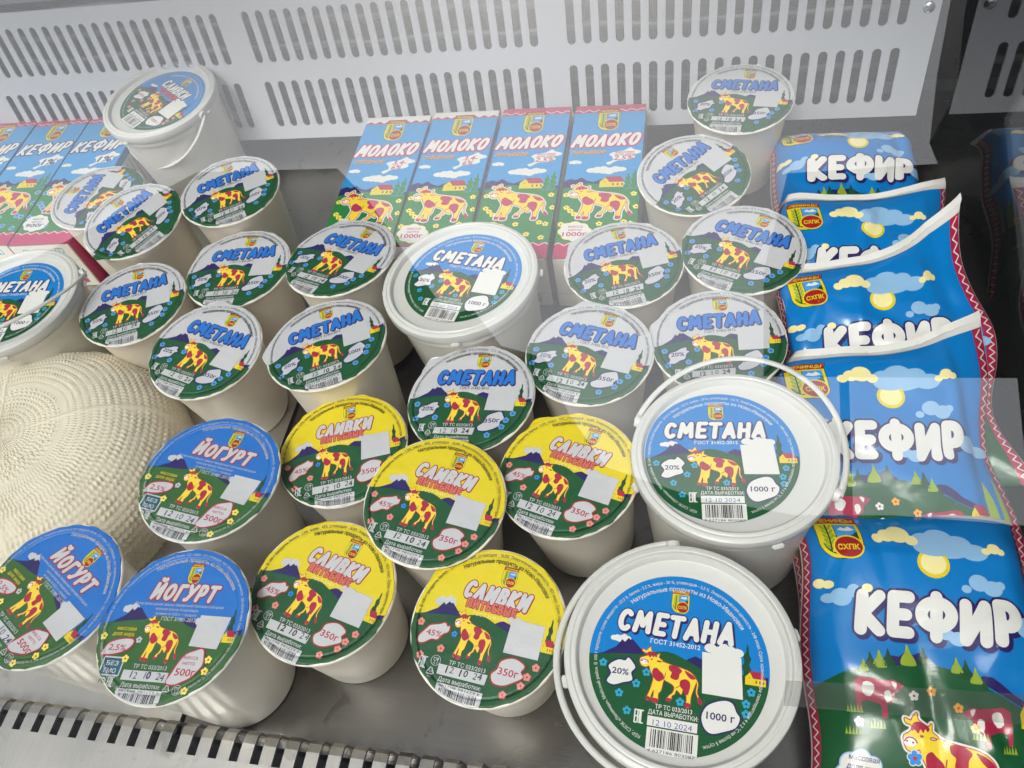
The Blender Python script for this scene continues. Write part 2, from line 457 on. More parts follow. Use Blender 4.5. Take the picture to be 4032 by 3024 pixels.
class Art:
    def __init__(self, surface, dz=5e-6, z0=1e-5, clip=None):
        self.stamp = None; self.s = surface; self.dz = dz; self.z = z0; self.items = []; self.clip = clip
    def up(self): self.z += self.dz
    def at(self, z, dz): self.z = z; self.dz = dz
    def mesh(self, col, vs, fs):
        self.up(); self.items.append((col, [(x, y, self.z) for x, y in vs], fs))
    def poly(self, col, *polys):
        """non-overlapping polygons of one layer"""
        V, F = [], []
        for p in polys:
            if self.clip: p = clip_convex(p, self.clip)
            if len(p) < 3: continue
            tris = tessellate_polygon([[Vector((x, y, 0)) for x, y in p]])
            b = len(V); V += list(p); F += [tuple(b + i for i in t) for t in tris]
        if F: self.mesh(col, V, F)
    def union(self, col, polys):
        if self.clip: polys = [clip_convex(p, self.clip) for p in polys]
        self.mesh(col, *union(polys))
    def stroke(self, col, lines, hw, n=6):
        self.union(col, stroke_polys(lines, hw, n))
    def outlined(self, col, oc, poly, o):
        self.stroke(oc, [list(poly) + [poly[0], poly[1]]], o, 4); self.poly(col, poly)
    def text(self, col, s, x, y, size, anchor='c', width=None, bold=.0, shear=0., rot=0., rings=None, flip=False):
        vs, fs, w = text_mesh(s, bold)
        kx = size if width is None else width / w
        W_ = w * kx; off = {'c': -W_ / 2, 'l': 0, 'r': -W_}[anchor]
        out = []
        c, sn = cos(rot), sin(rot)
        for (a, b) in vs:
            a, b = a * kx + off + shear * b * size, b * size
            out.append((x + a * c - b * sn, y + a * sn + b * c))
        self.mesh(col, out, fs)
    def ring(self, col, s, r, size, mid, span=None, bold=0., inward=False):
        """text round a circle, reading clockwise with its top outwards; mid = angle of its middle (deg), span = degrees it fills"""
        vs, fs, w = text_mesh(s, bold)
        kx = size if span is None else radians(span) * r / w
        out = []
        for a, b in vs:
            th = radians(mid) - (a * kx - w * kx / 2) / r
            rr = r + b * size
            out.append((rr * cos(th), rr * sin(th)))
        self.mesh(col, out, fs)
    def title(self, s, x0, x1, y0, h, fill, line, hw=.13, o=.05, shadow=(.05, -.06), shear=.12, slope=0.0, jit=0.03, arch=0.0, sp=.14):
        rnd = random.Random(len(s))
        tot = sum(LET[c][0] for c in s) + sp * (len(s) - 1)
        k = (x1 - x0) / tot; x = x0; L = []
        for c in s:
            w, lines = LET[c]; dy = rnd.uniform(-jit, jit) * h; hk = 1 + rnd.uniform(-jit, jit)
            for ln in lines:
                q = []
                for (a, b) in ln:
                    X = x + a * k + shear * (b - .5) * h; t = (X - x0) / (x1 - x0)
                    q.append((X, y0 + b * h * hk + dy + slope * (X - x0) + arch * (1 - (2 * t - 1) ** 2)))
                L.append(q)
            x += (w + sp) * k
        hw *= h; o *= h
        sh = [[(a + shadow[0] * h, b + shadow[1] * h) for a, b in q] for q in L]
        self.union(line, stroke_polys(sh, hw + o, 6) + stroke_polys(L, hw + o, 6))
        self.union(fill, stroke_polys(L, hw, 6))
    # --- motifs
    def place(self, pts, X, Y, w, h): return [(X + a * w, Y + b * h) for a, b in pts]
    def flower(self, col, cen, x, y, r, edge='white'):
        P = [ell(x + r * .62 * cos(2 * pi * i / 5 + .4), y + r * .62 * sin(2 * pi * i / 5 + .4), r * .42, r * .42, 9) for i in range(5)]
        if edge:
            self.union(edge, [ell(x + r * .62 * cos(2 * pi * i / 5 + .4), y + r * .62 * sin(2 * pi * i / 5 + .4), r * .55, r * .55, 9) for i in range(5)])
        self.union(col, P + [ell(x, y, r * .5, n=8)])
        self.poly(cen, ell(x, y, r * .27, n=10))
    def flowers(self, col, cen, pts, r, edge='white'):
        for x, y in pts: self.flower(col, cen, x, y, r, edge)
    def cow(self, X, Y, w, h, line='magenta', halo=None, skin='cowyellow', spot='magenta'):
        pl = lambda p: self.place(p, X, Y, w, h)
        T = lambda pts: [((x - 700) / 408, (1165 - y) / 365) for x, y in pts]
        body = smooth_poly(T([(703, 902), (706, 884), (735, 868), (740, 846), (716, 838), (713, 822), (738, 830), (748, 815), (764, 801), (766, 822), (780, 836), (806, 850), (824, 838), (820, 866), (846, 884),
                              (830, 897), (808, 893), (822, 884), (900, 902), (1000, 922), (1046, 950), (1062, 985), (1048, 1045), (1036, 1095), (1034, 1156), (1006, 1158), (1012, 1118), (1006, 1082), (986, 1052), (978, 1085), (962, 1072),
                              (944, 1062), (938, 1088), (920, 1104), (916, 1134), (890, 1136), (904, 1106), (926, 1080), (928, 1038), (876, 1012), (862, 1012), (852, 1078), (836, 1104), (836, 1156), (802, 1158), (808, 1120),
                              (806, 1084), (794, 1112), (786, 1152), (764, 1148), (780, 1100), (792, 1048), (796, 1004), (772, 955), (764, 930), (742, 940), (714, 932)]), 3)
        tail = T(smooth_line([(1052, 965), (1072, 1000), (1070, 1060), (1096, 1110)], 5))
        if halo:
            self.union(halo, stroke_polys([pl(body) + [pl(body)[0]]], .030 * w, 4) + stroke_polys([pl(tail)], .034 * w, 4) + [pl(body)])
        self.union(line, stroke_polys([pl(body) + [pl(body)[0]], ], .010 * w, 4) + stroke_polys([pl(tail)], .016 * w, 4))
        self.poly(skin, pl(body))
        self.stroke(skin, [pl(tail)], .008 * w, 4)
        S = [[(790, 948), (812, 936), (828, 950), (858, 975), (860, 1003), (832, 1025), (802, 1010), (788, 980)],
             [(890, 906), (938, 908), (972, 930), (958, 955), (954, 985), (934, 998), (902, 985), (908, 952), (890, 936)],
             [(988, 926), (1036, 945), (1058, 970), (1030, 976), (1004, 955)],
             [(966, 996), (1000, 982), (1026, 1002), (1026, 1048), (1012, 1086), (990, 1058), (966, 1034)],
             [(738, 868), (744, 842), (764, 832), (790, 838), (810, 856), (800, 868), (792, 858), (784, 872), (774, 860), (764, 876), (752, 862)],
             [(1082, 1084), (1100, 1098), (1108, 1130), (1086, 1126), (1076, 1104)],
             [(766, 1132), (788, 1134), (786, 1154), (764, 1150)], [(803, 1136), (836, 1138), (836, 1158), (801, 1160)], [(892, 1122), (916, 1122), (915, 1136), (889, 1138)], [(1008, 1134), (1034, 1136), (1034, 1158), (1004, 1160)]]
        self.poly(spot, *[pl(smooth_poly(T(s), 3)) for s in S])
        self.poly('muzzle', pl(T(ell(728, 904, 27, 20, 16))))
        self.stroke(line, [pl(T(arc(730, 912, 26, 22, 200, 350, 8)))], .008 * w, 3)
        self.poly(line, pl(T(ell(716, 904, 5, 4, 8))), pl(T(ell(740, 908, 5, 4, 8))), pl(T(ell(776, 884, 8, 5, 8))))
        self.stroke(line, [pl(T([(862, 1006), (872, 960)])), pl(T([(940, 1050), (965, 1030), (985, 1050)]))], .006 * w, 3)
    def emblem(self, X, Y, w, h):
        """shield: X,Y = lower-left corner"""
        pl = lambda p: self.place(p, X, Y, w, h)
        sh = [(0.02, 1), (.98, 1), (1, .5)] + arc(.62, .36, .38, .36, 0, -90, 8) + arc(.40, .36, .40, .36, -90, -180, 8)
        self.outlined('yellow', 'dgreen', pl(sh), .02 * w)
        inn = [(.08, .8), (.92, .8), (.93, .5)] + arc(.60, .36, .33, .28, 0, -90, 8) + arc(.42, .36, .34, .28, -90, -180, 8)
        self.poly('dgreen', pl(inn))
        self.poly('yellow', pl([(.08, .8), (.40, .8), (.40, .12), (.25, .14), (.08, .36)]))
        self.poly('skyblue', pl([(.42, .8), (.92, .8), (.92, .62), (.62, .42), (.42, .44)]))
        self.poly('white', pl([(.48, .66), (.58, .74), (.66, .70), (.76, .76), (.88, .66), (.70, .63)]))
        self.poly('dgreen', *[pl([(.60 + .075 * i, .40), (.63 + .075 * i, .44 + .075 * i), (.66 + .075 * i, .40)]) for i in range(4)])
        lf = []
        for i in range(5):
            y = .26 + .115 * i
            lf.append(pl(ell(.17, y, .085, .035, 8, 2.2))); lf.append(pl(ell(.31, y, .085, .035, 8, .95)))
        self.poly('dgreen', *[pl(rect(.22, .14, .26, .8))])
        self.poly('lime', *lf)
        self.poly('red', pl([(.02, 1), (.98, 1), (.98, .83), (.02, .83)]))
        self.text('yellow', 'ЛЕНИНЦЫ', X + .5 * w, Y + .865 * h, .125 * h, width=.84 * w, bold=.02)
        self.poly('yellow', pl(ell(.64, .25, .36, .27, 22)))
        self.poly('red', pl(ell(.64, .25, .32, .235, 22)))
        self.text('yellow', 'СХПК', X + .64 * w, Y + .185 * h, .17 * h, width=.50 * w, bold=.03)
    def barcode(self, x0, x1, y0, y1, num, digits='bottom', seed=3, clipc=None):
        self.poly('white', rect(x0, y0, x1, y1))
        rnd = random.Random(seed); x = x0 + .08 * (x1 - x0); unit = (x1 - x0) * .84 / 95; P = []
        hy = (y1 - y0)
        yb0, yb1 = (y0 + .04 * hy, y1 - .28 * hy) if digits == 'top' else (y0 + .24 * hy, y1 - .06 * hy)
        e = x0 + .92 * (x1 - x0)
        while x < e - 3 * unit:
            a = rnd.choice((1, 1, 2, 2, 3)) * unit; P.append(rect(x, yb0, x + a, yb1)); x += a + rnd.choice((1, 1, 2, 2, 3)) * unit
        self.poly('black', *P)
        if digits == 'top':
            self.text('black', num, (x0 + x1) / 2, y1 - .05 * hy, .21 * hy, width=.90 * (x1 - x0), rot=pi)
        else:
            self.text('black', num, (x0 + x1) / 2, y0 + .05 * hy, .17 * hy, width=.92 * (x1 - x0))
    def eac(self, x, y, h):
        w = h * .62; hw = .045 * h * 1.3
        self.stroke('white', [[(x + .28 * w, y), (x, y), (x, y + h), (x + .28 * w, y + h)], [(x, y + h / 2), (x + .26 * w, y + h / 2)],
                              [(x + .42 * w, y), (x + .42 * w, y + h), (x + .68 * w, y + h), (x + .68 * w, y)], [(x + .42 * w, y + h * .45), (x + .68 * w, y + h * .45)],
                              [(x + 1.12 * w, y), (x + .84 * w, y), (x + .84 * w, y + h), (x + 1.12 * w, y + h)]], hw, 3)
    def recycle(self, x, y, r):
        tri = [(x + r * cos(radians(a)), y + r * sin(radians(a))) for a in (90, 210, 330)]
        L = []
        for i in range(3):
            a, b = tri[i], tri[(i + 1) % 3]
            L.append([(a[0] + (b[0] - a[0]) * .12, a[1] + (b[1] - a[1]) * .12), (a[0] + (b[0] - a[0]) * .80, a[1] + (b[1] - a[1]) * .80)])
        self.stroke('white', L, .10 * r, 3)
        self.text('white', '41', x, y - .22 * r, .62 * r, width=.62 * r)
        self.text('white', 'ALU', x, y - 1.1 * r, .42 * r, width=.9 * r)
    def forkglass(self, x, y, r):
        self.stroke('white', [ell(x, y, r, n=22) + [ell(x, y, r, n=22)[0]], [(x - .5 * r, y + .5 * r), (x - .45 * r, y + .05 * r), (x - .2 * r, y - .1 * r), (x + .02 * r, y + .05 * r), (x + .05 * r, y + .5 * r), (x - .5 * r, y + .5 * r)],
                              [(x - .2 * r, y - .1 * r), (x - .2 * r, y - .6 * r)], [(x - .42 * r, y - .62 * r), (x + .02 * r, y - .62 * r)], [(x + .4 * r, y + .55 * r), (x + .4 * r, y - .6 * r)], [(x + .28 * r, y + .55 * r), (x + .28 * r, y + .15 * r), (x + .54 * r, y + .15 * r), (x + .54 * r, y + .55 * r)]], .05 * r, 3)
    def house(self, x, y, w, h):
        self.poly('yellow', [(x, y), (x, y + .55 * h), (x + .22 * w, y + .9 * h), (x + .4 * w, y + .5 * h), (x + w, y + .5 * h), (x + w, y)])
        self.poly('magenta', [(x + .18 * w, y + h), (x + .80 * w, y + h), (x + w, y + .48 * h), (x + .38 * w, y + .48 * h)])
        self.poly('magenta', *[rect(x + a * w, y + .16 * h, x + (a + .07) * w, y + .36 * h) for a in (.5, .68, .85)])
        self.poly('orange', ell(x + .2 * w, y + .5 * h, .06 * w, .08 * h, 8))
    def tree(self, x, y, w, h, col='dgreen', edge=None):
        pts = [(.5, 0), (.2, .02), (.08, .2), (.3, .28), (.1, .45), (.3, .55), (.18, .72), (.4, .8), (.45, 1.0), (.62, .95), (.7, .75), (.88, .66), (.74, .5), (.95, .36), (.76, .24), (.85, .08)]
        p = self.place(smooth_poly(pts, 3), x, y, w, h)
        if edge: self.stroke(edge, [p + [p[0]]], .06 * w, 4)
        self.poly(col, p)

def art_mesh(art, S, base=None, fn=None, maxedge=None, name='print', XS=1.0):
    """one mesh from the artwork; base = (verts, faces, face colour key list); S scales art units to metres; fn drapes (x,y,z)->point"""
    cols = []
    V, F, MI = [], [], []
    if base:
        bv, bf, bc = base
        V += bv; F += bf
        for c in bc:
            if c not in cols: cols.append(c)
            MI.append(cols.index(c))
    items = art.items
    for col, vs, fs in items:
        if col not in cols: cols.append(col)
        ci = cols.index(col)
        pts = [(x * S * XS, y * S, z) for x, y, z in vs]
        if fn and maxedge:
            bm = bmesh.new(); bvs = [bm.verts.new(p) for p in pts]
            for f in fs:
                try: bm.faces.new([bvs[i] for i in f])
                except ValueError: pass
            bmesh.ops.triangulate(bm, faces=bm.faces[:])
            for _ in range(6):
                es = [e for e in bm.edges if e.calc_length() > maxedge]
                if not es: break
                bmesh.ops.subdivide_edges(bm, edges=es, cuts=1)
                bmesh.ops.triangulate(bm, faces=[f for f in bm.faces if len(f.verts) > 3])
            bm.verts.index_update()
            pts = [tuple(v.co) for v in bm.verts]; fs = [tuple(v.index for v in f.verts) for f in bm.faces]
            bm.free()
        if fn: pts = [fn(*p) for p in pts]
        b = len(V); V += pts
        for f in fs:
            if len(set(f)) < 3: continue
            if not fn:
                (x0, y0, _), (x1, y1, _), (x2, y2, _) = (pts[i] for i in f[:3])
                ar = sum(pts[f[i - 1]][0] * pts[f[i]][1] - pts[f[i]][0] * pts[f[i - 1]][1] for i in range(len(f)))
                if ar < 0: f = f[::-1]
            F.append(tuple(b + i for i in f)); MI.append(ci)
    me = bpy.data.meshes.new(name)
    me.from_pydata(V, [], F); me.polygons.foreach_set('material_index', MI)
    for c in cols:
        me.materials.append(c if not isinstance(c, str) else ink(art.s, c))
    me.update()
    return me

CIRC = ell(0, 0, .985, n=72)

def land(A, hillcol, y_left=-.03, y_right=-.08, r=.985, bump=.16):
    """distant navy peaks and the green meadow of a round label"""
    xs = [-1 + 2 * i / 40 for i in range(41)]
    A.poly('navy', [(-.93, -.05), (-.84, -.02), (-.70, .07), (-.64, .16), (-.61, .13), (-.57, .185), (-.545, .165), (-.52, .175), (-.44, .10), (-.38, .05), (-.36, -.08), (-.6, -.1)])
    A.poly('navy', [(.05, .0), (.12, .05), (.19, .09), (.25, .07), (.30, .06), (.40, .0), (.5, -.1), (.1, -.1)], [(.72, -.12), (.80, -.10), (.90, -.05), (.985, -.02), (.985, -.16), (.72, -.16)])
    top = []
    for x in xs:
        h = -.06 + .15 * math.exp(-((x + .12) / .30) ** 2) + .05 * math.exp(-((x + .62) / .25) ** 2) - .05 * max(0, x - .2)
        top.append((x, h))
    low = [(r * cos(radians(a)), r * sin(radians(a))) for a in range(0, -181, -5)]
    poly = top + low
    A.poly(hillcol, poly)

OUTER = 'КБР, СХПК «Ленинцы», Майский район. В 100 г продукта: сухих веществ - 27,3 %, белка - 2,5 %, жира - 20 %, углеводов - 3,2 %. Энергетическая ценность - 248 ккал. Срок хранения при температуре 4 ± 2 °C не более 5 суток.'
OUTER_S = 'КБР, СХПК «Ленинцы», Майский район. В 100 г продукта: белка - 2,5%, жира - 45%, углеводов - 26,8%. Энергетическая ценность - 453 ккал. Срок годности при температуре 4±2 °C не более 5 суток.'
OUTER_Y = 'КБР, СХПК «Ленинцы», Майский район, с. Ново-Ивановское, ул. Ленина 156. Пищевая ценность в 100 г продукта: белка - 3,2 г, жира - 2,5 г, углеводов - 4,4 г. Энергетическая ценность - 225 кДж/53 ккал. Срок годности при температуре 4±2 °C не более 7 суток.'
SLOGAN = 'Натуральные продукты из Ново-Ивановки'

def art_smetana(weight, num):
    A = Art('foil', clip=CIRC)
    land(A, 'green')
    A.emblem(.0, .555, .215, .265)
    A.title('СМЕТАНА', -.58, .66, .235, .27, 'midblue', 'navy', hw=.118, o=.045, shadow=(.05, -.06), sp=.2)
    A.text('black', 'ГОСТ 31452-2012', .04, .135, .072, width=.47, bold=.012)
    A.cow(-.40, -.50, .64, .63)
    A.tree(.755, -.16, .09, .40); A.house(.735, -.17, .17, .15)
    A.z += 1.4e-4
    A.poly('white', [(.30, .175), (.76, .20), (.72, -.26), (.27, -.25)])
    A.outlined('white', 'navy', smooth_poly([(-.78, -.26), (-.74, -.20), (-.66, -.18), (-.58, -.13), (-.50, -.12), (-.50, -.17), (-.46, -.20), (-.51, -.24), (-.54, -.33), (-.62, -.36), (-.70, -.41), (-.78, -.39), (-.76, -.33)], 3), .022)
    A.text('navy', '20%', -.64, -.275, .105, width=.20, bold=.02)
    A.outlined('white', 'navy', smooth_poly([(.22, -.55), (.30, -.48), (.34, -.36), (.45, -.30), (.54, -.28), (.58, -.34), (.60, -.40), (.55, -.46), (.55, -.52), (.47, -.58), (.36, -.62), (.25, -.62)], 3), .022)
    A.text('navy', weight, .425, -.475, .105, width=.24, bold=.02, rot=.05)
    A.flowers('flower', 'navy', [(-.83, -.16), (-.49, -.40), (-.80, -.43), (-.34, -.17), (.73, -.31), (.64, -.43), (.59, -.55), (.39, -.70)], .042, 'paleblue')
    A.text('white', 'ТР ТС 033/2013', -.10, -.555, .072, width=.48, bold=.012)
    A.poly('white', [(-.45, -.58), (.18, -.575), (.16, -.70), (-.47, -.69)])
    A.stamp = ('black', -.12, -.675, .112, .44)
    A.text('white', 'Дата выработки:', -.16, -.77, .072, width=.55, bold=.012)
    A.barcode(-.46, .13, -1.02, -.79, num, 'top')
    A.ring('black', OUTER, .905, .055, 90, 300, .004); A.ring('black', SLOGAN, .815, .080, 82, 92, .012)
    A.eac(-.70, -.65, .12); A.forkglass(-.50, -.545, .062); A.recycle(-.545, -.675, .062)
    return A

def art_slivki():
    A = Art('foil', clip=CIRC)
    A.union('white', cloud(-.62, .17, .30, .16, 4))
    land(A, 'green')
    A.emblem(.02, .52, .20, .27)
    A.title('СЛИВКИ', -.40, .46, .28, .23, 'white', 'red', hw=.125, o=.055, shadow=(.02, -.03), shear=.24, slope=-.03, sp=.24)
    A.title('ПИТЬЕВЫЕ', -.34, .33, .165, .12, 'pink', 'red', hw=.11, o=.07, shadow=(0, 0), shear=.05, slope=-.02, sp=.2)
    A.text('cream', 'ГОСТ 31451-2013', .03, .08, .062, width=.50, bold=.006)
    A.cow(-.42, -.50, .58, .62)
    A.tree(.765, -.18, .09, .42); A.house(.735, -.18, .17, .16)
    A.union('white', cloud(.36, .11, .24, .10, 2))
    A.z += 1.4e-4
    A.poly('white', [(.30, .14), (.735, .13), (.74, -.29), (.29, -.29)])
    A.outlined('white', 'red', smooth_poly([(-.83, -.33), (-.76, -.22), (-.72, -.17), (-.60, -.13), (-.54, -.10), (-.50, -.14), (-.47, -.13), (-.47, -.20), (-.53, -.24), (-.58, -.32), (-.66, -.33), (-.74, -.39), (-.81, -.40)], 3), .02)
    A.text('magenta', '45%', -.645, -.29, .105, width=.21, bold=.012)
    A.outlined('white', 'red', smooth_poly([(.22, -.58), (.28, -.50), (.30, -.40), (.42, -.34), (.52, -.35), (.60, -.40), (.57, -.47), (.61, -.53), (.52, -.60), (.40, -.67), (.27, -.67)], 3), .02)
    A.text('magenta', '350г', .42, -.555, .12, width=.26, bold=.016)
    A.flowers('pinkflower', 'red', [(-.86, -.15), (-.50, -.42), (-.74, -.55), (.74, -.38), (.66, -.51), (.61, -.63), (.42, -.78)], .045, 'pink')
    A.flower('flower', 'navy', -.38, -.21, .04, None)
    A.text('white', 'ТР ТС 033/2013', -.10, -.585, .072, width=.48, bold=.012)
    A.poly('white', [(-.46, -.60), (.18, -.60), (.17, -.725), (-.46, -.725)])
    A.stamp = ('black', -.11, -.695, .118, .45)
    A.text('white', 'Дата выработки:', -.14, -.80, .075, width=.56, bold=.012)
    A.barcode(-.42, .18, -1.02, -.82, '4 627186 803148', 'top', 5)
    A.ring('black', OUTER_S, .905, .058, 90, 300, .006); A.ring('black', SLOGAN, .815, .080, 82, 92, .014)
    A.eac(-.72, -.69, .13); A.forkglass(-.515, -.575, .062); A.recycle(-.545, -.715, .062)
    return A

def art_yogurt():
    A = Art('foil', clip=CIRC)
    A.union('white', cloud(-.66, .155, .24, .13, 4))
    land(A, 'yogreen')
    A.emblem(-.02, .53, .18, .27)
    A.title('ЙОГУРТ', -.43, .47, .29, .22, 'white', 'red', hw=.118, o=.06, shadow=(.02, -.03), shear=.24, slope=.0, sp=.24)
    A.text('white', 'Состав: молоко цельное, закваска: термофильный стрептококк и болгарская', .0, .215, .050, width=1.26)
    A.text('white', 'молочная палочка. Концентрация -', .0, .155, .050, width=.62)
    A.text('white', 'не менее 10  КОЕ в 1 г продукта', .0, .095, .050, width=.58)
    A.text('white', 'ГОСТ 31981-2013', .06, .025, .070, width=.48, bold=.01)
    A.cow(-.36, -.50, .58, .58)
    A.union('white', cloud(.40, .03, .2, .12, 2) )
    A.tree(.765, -.20, .09, .42); A.house(.745, -.20, .16, .15)
    A.z += 1.4e-4
    A.poly('white', [(.36, .12), (.78, .115), (.72, -.29), (.33, -.27)])
    A.text('yellow', 'массовая', -.60, -.13, .070, width=.27, bold=.006); A.text('yellow', 'доля жира', -.62, -.20, .070, width=.30, bold=.006)
    A.outlined('white', 'magenta', smooth_poly([(-.82, -.44), (-.78, -.32), (-.70, -.27), (-.58, -.24), (-.46, -.24), (-.44, -.30), (-.50, -.37), (-.62, -.42), (-.74, -.44)], 3), .02)
    A.text('magenta', '2,5%', -.63, -.385, .105, width=.24, bold=.012)
    A.outlined('teal', 'white', rect(-.74, -.68, -.48, -.48), .018)
    A.text('white', 'БЕЗ', -.61, -.57, .075, width=.17, bold=.015); A.text('white', 'ГМО', -.61, -.66, .075, width=.17, bold=.015)
    A.poly('white', ell(-.665, -.765, .055, .05, 16)); A.text('yogreen', 'РС', -.665, -.785, .06, width=.08, bold=.02)
    A.eac(-.58, -.82, .11)
    A.outlined('white', 'magenta', smooth_poly([(.20, -.72), (.24, -.60), (.28, -.48), (.34, -.38), (.44, -.33), (.54, -.30), (.58, -.38), (.60, -.48), (.56, -.56), (.50, -.64), (.40, -.70), (.30, -.74)], 3), .02)
    A.text('magenta', 'масса', .42, -.43, .066, width=.19, bold=.006); A.text('magenta', 'нетто', .42, -.50, .066, width=.17, bold=.006)
    A.text('magenta', '500г', .41, -.63, .12, width=.27, bold=.016)
    A.flowers('yflower', 'brown', [(-.88, -.22), (-.46, -.48), (-.86, -.55), (.66, -.42), (.66, -.56), (.48, -.80), (-.60, -.83)], .048, None)
    A.flower('white', 'navy', -.37, -.24, .042, None)
    A.text('white', 'ТР ТС 033/2013', -.08, -.585, .072, width=.46, bold=.012)
    A.poly('white', [(-.42, -.61), (.20, -.61), (.19, -.73), (-.42, -.73)])
    A.stamp = ('navy', -.09, -.71, .118, .45)
    A.text('white', 'Дата выработки:', -.12, -.81, .075, width=.54, bold=.012)
    A.barcode(-.42, .20, -1.02, -.83, '4 627186 803186', 'top', 7)
    A.ring('white', OUTER_Y, .910, .050, 90, 312, .0); A.ring('white', SLOGAN, .82, .078, 80, 92, .012)
    A.recycle(.24, -.80, .058); A.forkglass(.38, -.80, .058)
    return A

def art_bucket(kind):
    A = Art('label', clip=ell(0, 0, 1.0, n=90))
    r = 1.0
    A.poly('blue', ell(0, 0, 1.0, n=90))
    A.union('white', cloud(-.66, .17, .25, .09, 4))
    land(A, 'green', r=1.0)
    pink = kind == 'cream'
    A.emblem(-.12, .56, .20, .265)
    if pink:
        A.title('СЛИВКИ', -.50, .44, .27, .25, 'white', 'navy', hw=.105, o=.06, shadow=(.04, -.04), shear=.2, sp=.2)
        A.title('ПИТЬЕВЫЕ', -.38, .34, .13, .12, 'red', 'pink', hw=.14, o=.04, shadow=(0, 0), shear=.05, sp=.2)
        A.text('paleblue', 'ГОСТ 31451-2013', -.02, .055, .06, width=.48)
    else:
        A.title('СМЕТАНА', -.70, .60, .265, .26, 'white', 'navy', hw=.118, o=.05, shadow=(.05, -.06), shear=.14, sp=.2)
        A.text('white', 'ГОСТ 31452-2012', -.04, .165, .072, width=.56, bold=.01)
    A.cow(-.42, -.48, .72, .60)
    A.union('white', cloud(.50, .19, .46, .14, 2))
    A.tree(.69, -.14, .12, .44); A.house(.74, -.13, .22, .15)
    A.z += 1.4e-4
    A.poly('white', [(.265, .15), (.69, .145), (.725, -.30), (.29, -.30)])
    A.outlined('white', 'navy', smooth_poly([(-.76, -.33), (-.72, -.24), (-.76, -.16), (-.66, -.08), (-.58, -.08), (-.55, -.04), (-.50, -.08), (-.46, -.14), (-.50, -.20), (-.48, -.28), (-.58, -.32), (-.68, -.36)], 3), .018)
    A.text('navy' if not pink else 'magenta', '20%' if not pink else '45%', -.62, -.235, .095, width=.19, bold=.018)
    A.outlined('white', 'navy', smooth_poly([(.30, -.55), (.34, -.44), (.42, -.38), (.54, -.34), (.62, -.36), (.66, -.44), (.70, -.50), (.66, -.60), (.54, -.66), (.42, -.70), (.34, -.66)], 3), .018)
    A.text('navy' if not pink else 'magenta', '1000 г', .50, -.555, .105, width=.30, bold=.018)
    fl = [(-.825, -.135), (-.43, -.31), (-.607, -.4375), (-.33, -.17), (-.5, -.61), (.063, -.43), (.81, -.21), (.76, -.34), (.763, -.444)]
    A.flowers('pinkflower' if pink else 'cyan', 'red' if pink else 'navy', fl, .046, None)
    A.text('white', 'ТР ТС 033/2013', -.0, -.54, .066, width=.40, bold=.01); A.text('white', 'ДАТА ВЫРАБОТКИ:', .0, -.605, .066, width=.54, bold=.01)
    A.poly('white', rect(-.27, -.725, .265, -.625)); A.text('stamp', '12 10 2024', .0, -.715, .085, width=.42, bold=-.004)
    A.barcode(-.265, .28, -1.0, -.74, '4 627186 803087', 'bottom', 11)
    A.eac(-.41, -.715, .13)
    A.ring('paleblue' if pink else 'white', OUTER, .905, .052, 90, 318); A.ring('white', SLOGAN, .815, .075, 84, 100, .004)
    return A

# ------------------------------------------------------------------ cups
def stamped(art, seed):
    rnd = random.Random(seed * 7 + 3); A = Art(art.s); A.z = art.z; A.items = list(art.items)
    col, x, y, h, w = art.stamp
    x += rnd.uniform(-.025, .035); y += rnd.uniform(-.012, .012); r = rnd.uniform(-.05, .05)
    for i, ch in enumerate('12 10 24'):
        if ch != ' ':
            px = (i - 3.5) * w / 7.4 + rnd.uniform(-.006, .006)
            A.text(col, ch, x + px * cos(r), y + px * sin(r) + rnd.uniform(-.008, .008), h * rnd.uniform(.94, 1.04), bold=rnd.choice((.0, .015, .03)), shear=.1, rot=r + rnd.uniform(-.08, .08))
    return A
def foil_mesh(art, sky, R, seed, tab):
    art = stamped(art, seed)
    rnd = random.Random(seed); N = 144; V, F, C = [], [], []
    ph = [rnd.uniform(0, 6.28) for _ in range(6)]
    def edge(a):
        e = .004 * sin(5 * a + ph[0]) + .003 * sin(11 * a + ph[1]) + .0025 * sin(23 * a + ph[2]) + .002 * rnd.uniform(-1, 1)
        if tab is not None:
            d = (a - tab + pi) % (2 * pi) - pi
            e += .075 * math.exp(-(d / .16) ** 2)
        return e
    rings = [0.0, .35, .7, .985]
    V.append((0, 0, 0))
    for r in rings[1:]:
        for i in range(N): V.append((R * r * cos(2 * pi * i / N), R * r * sin(2 * pi * i / N), 0))
    es = [edge(2 * pi * i / N) for i in range(N)]
    for i in range(N):
        a = 2 * pi * i / N; q = R * (.992 + es[i]); V.append((q * cos(a), q * sin(a), -.0001 - .0001 * sin(17 * a + ph[3])))
    for i in range(N):
        a = 2 * pi * i / N; q = R * (1.004 + es[i] * 1.15); V.append((q * cos(a), q * sin(a), -.0008 + .0007 * sin(7 * a + ph[4]) + .0006 * sin(19 * a + ph[5])))
    for i in range(N): F.append((0, 1 + i, 1 + (i + 1) % N)); C.append(sky)
    for k in range(len(rings)):
        for i in range(N):
            a, b = 1 + k * N + i, 1 + k * N + (i + 1) % N
            F.append((a, a + N, b + N, b))
            ang = 360 * i / N
            low = 186 < ang < 354
            bar = 243 < ang < 279
            C.append(('white' if bar else hillc[sky]) if (k >= 2 and low) else sky)
    me = art_mesh(art, R, (V, F, C), name='foil_lid')
    return me
hillc = {'white': 'green', 'yellow': 'green', 'foilblue': 'yogreen'}
PAL['foilblue'] = '#1e6cbe'

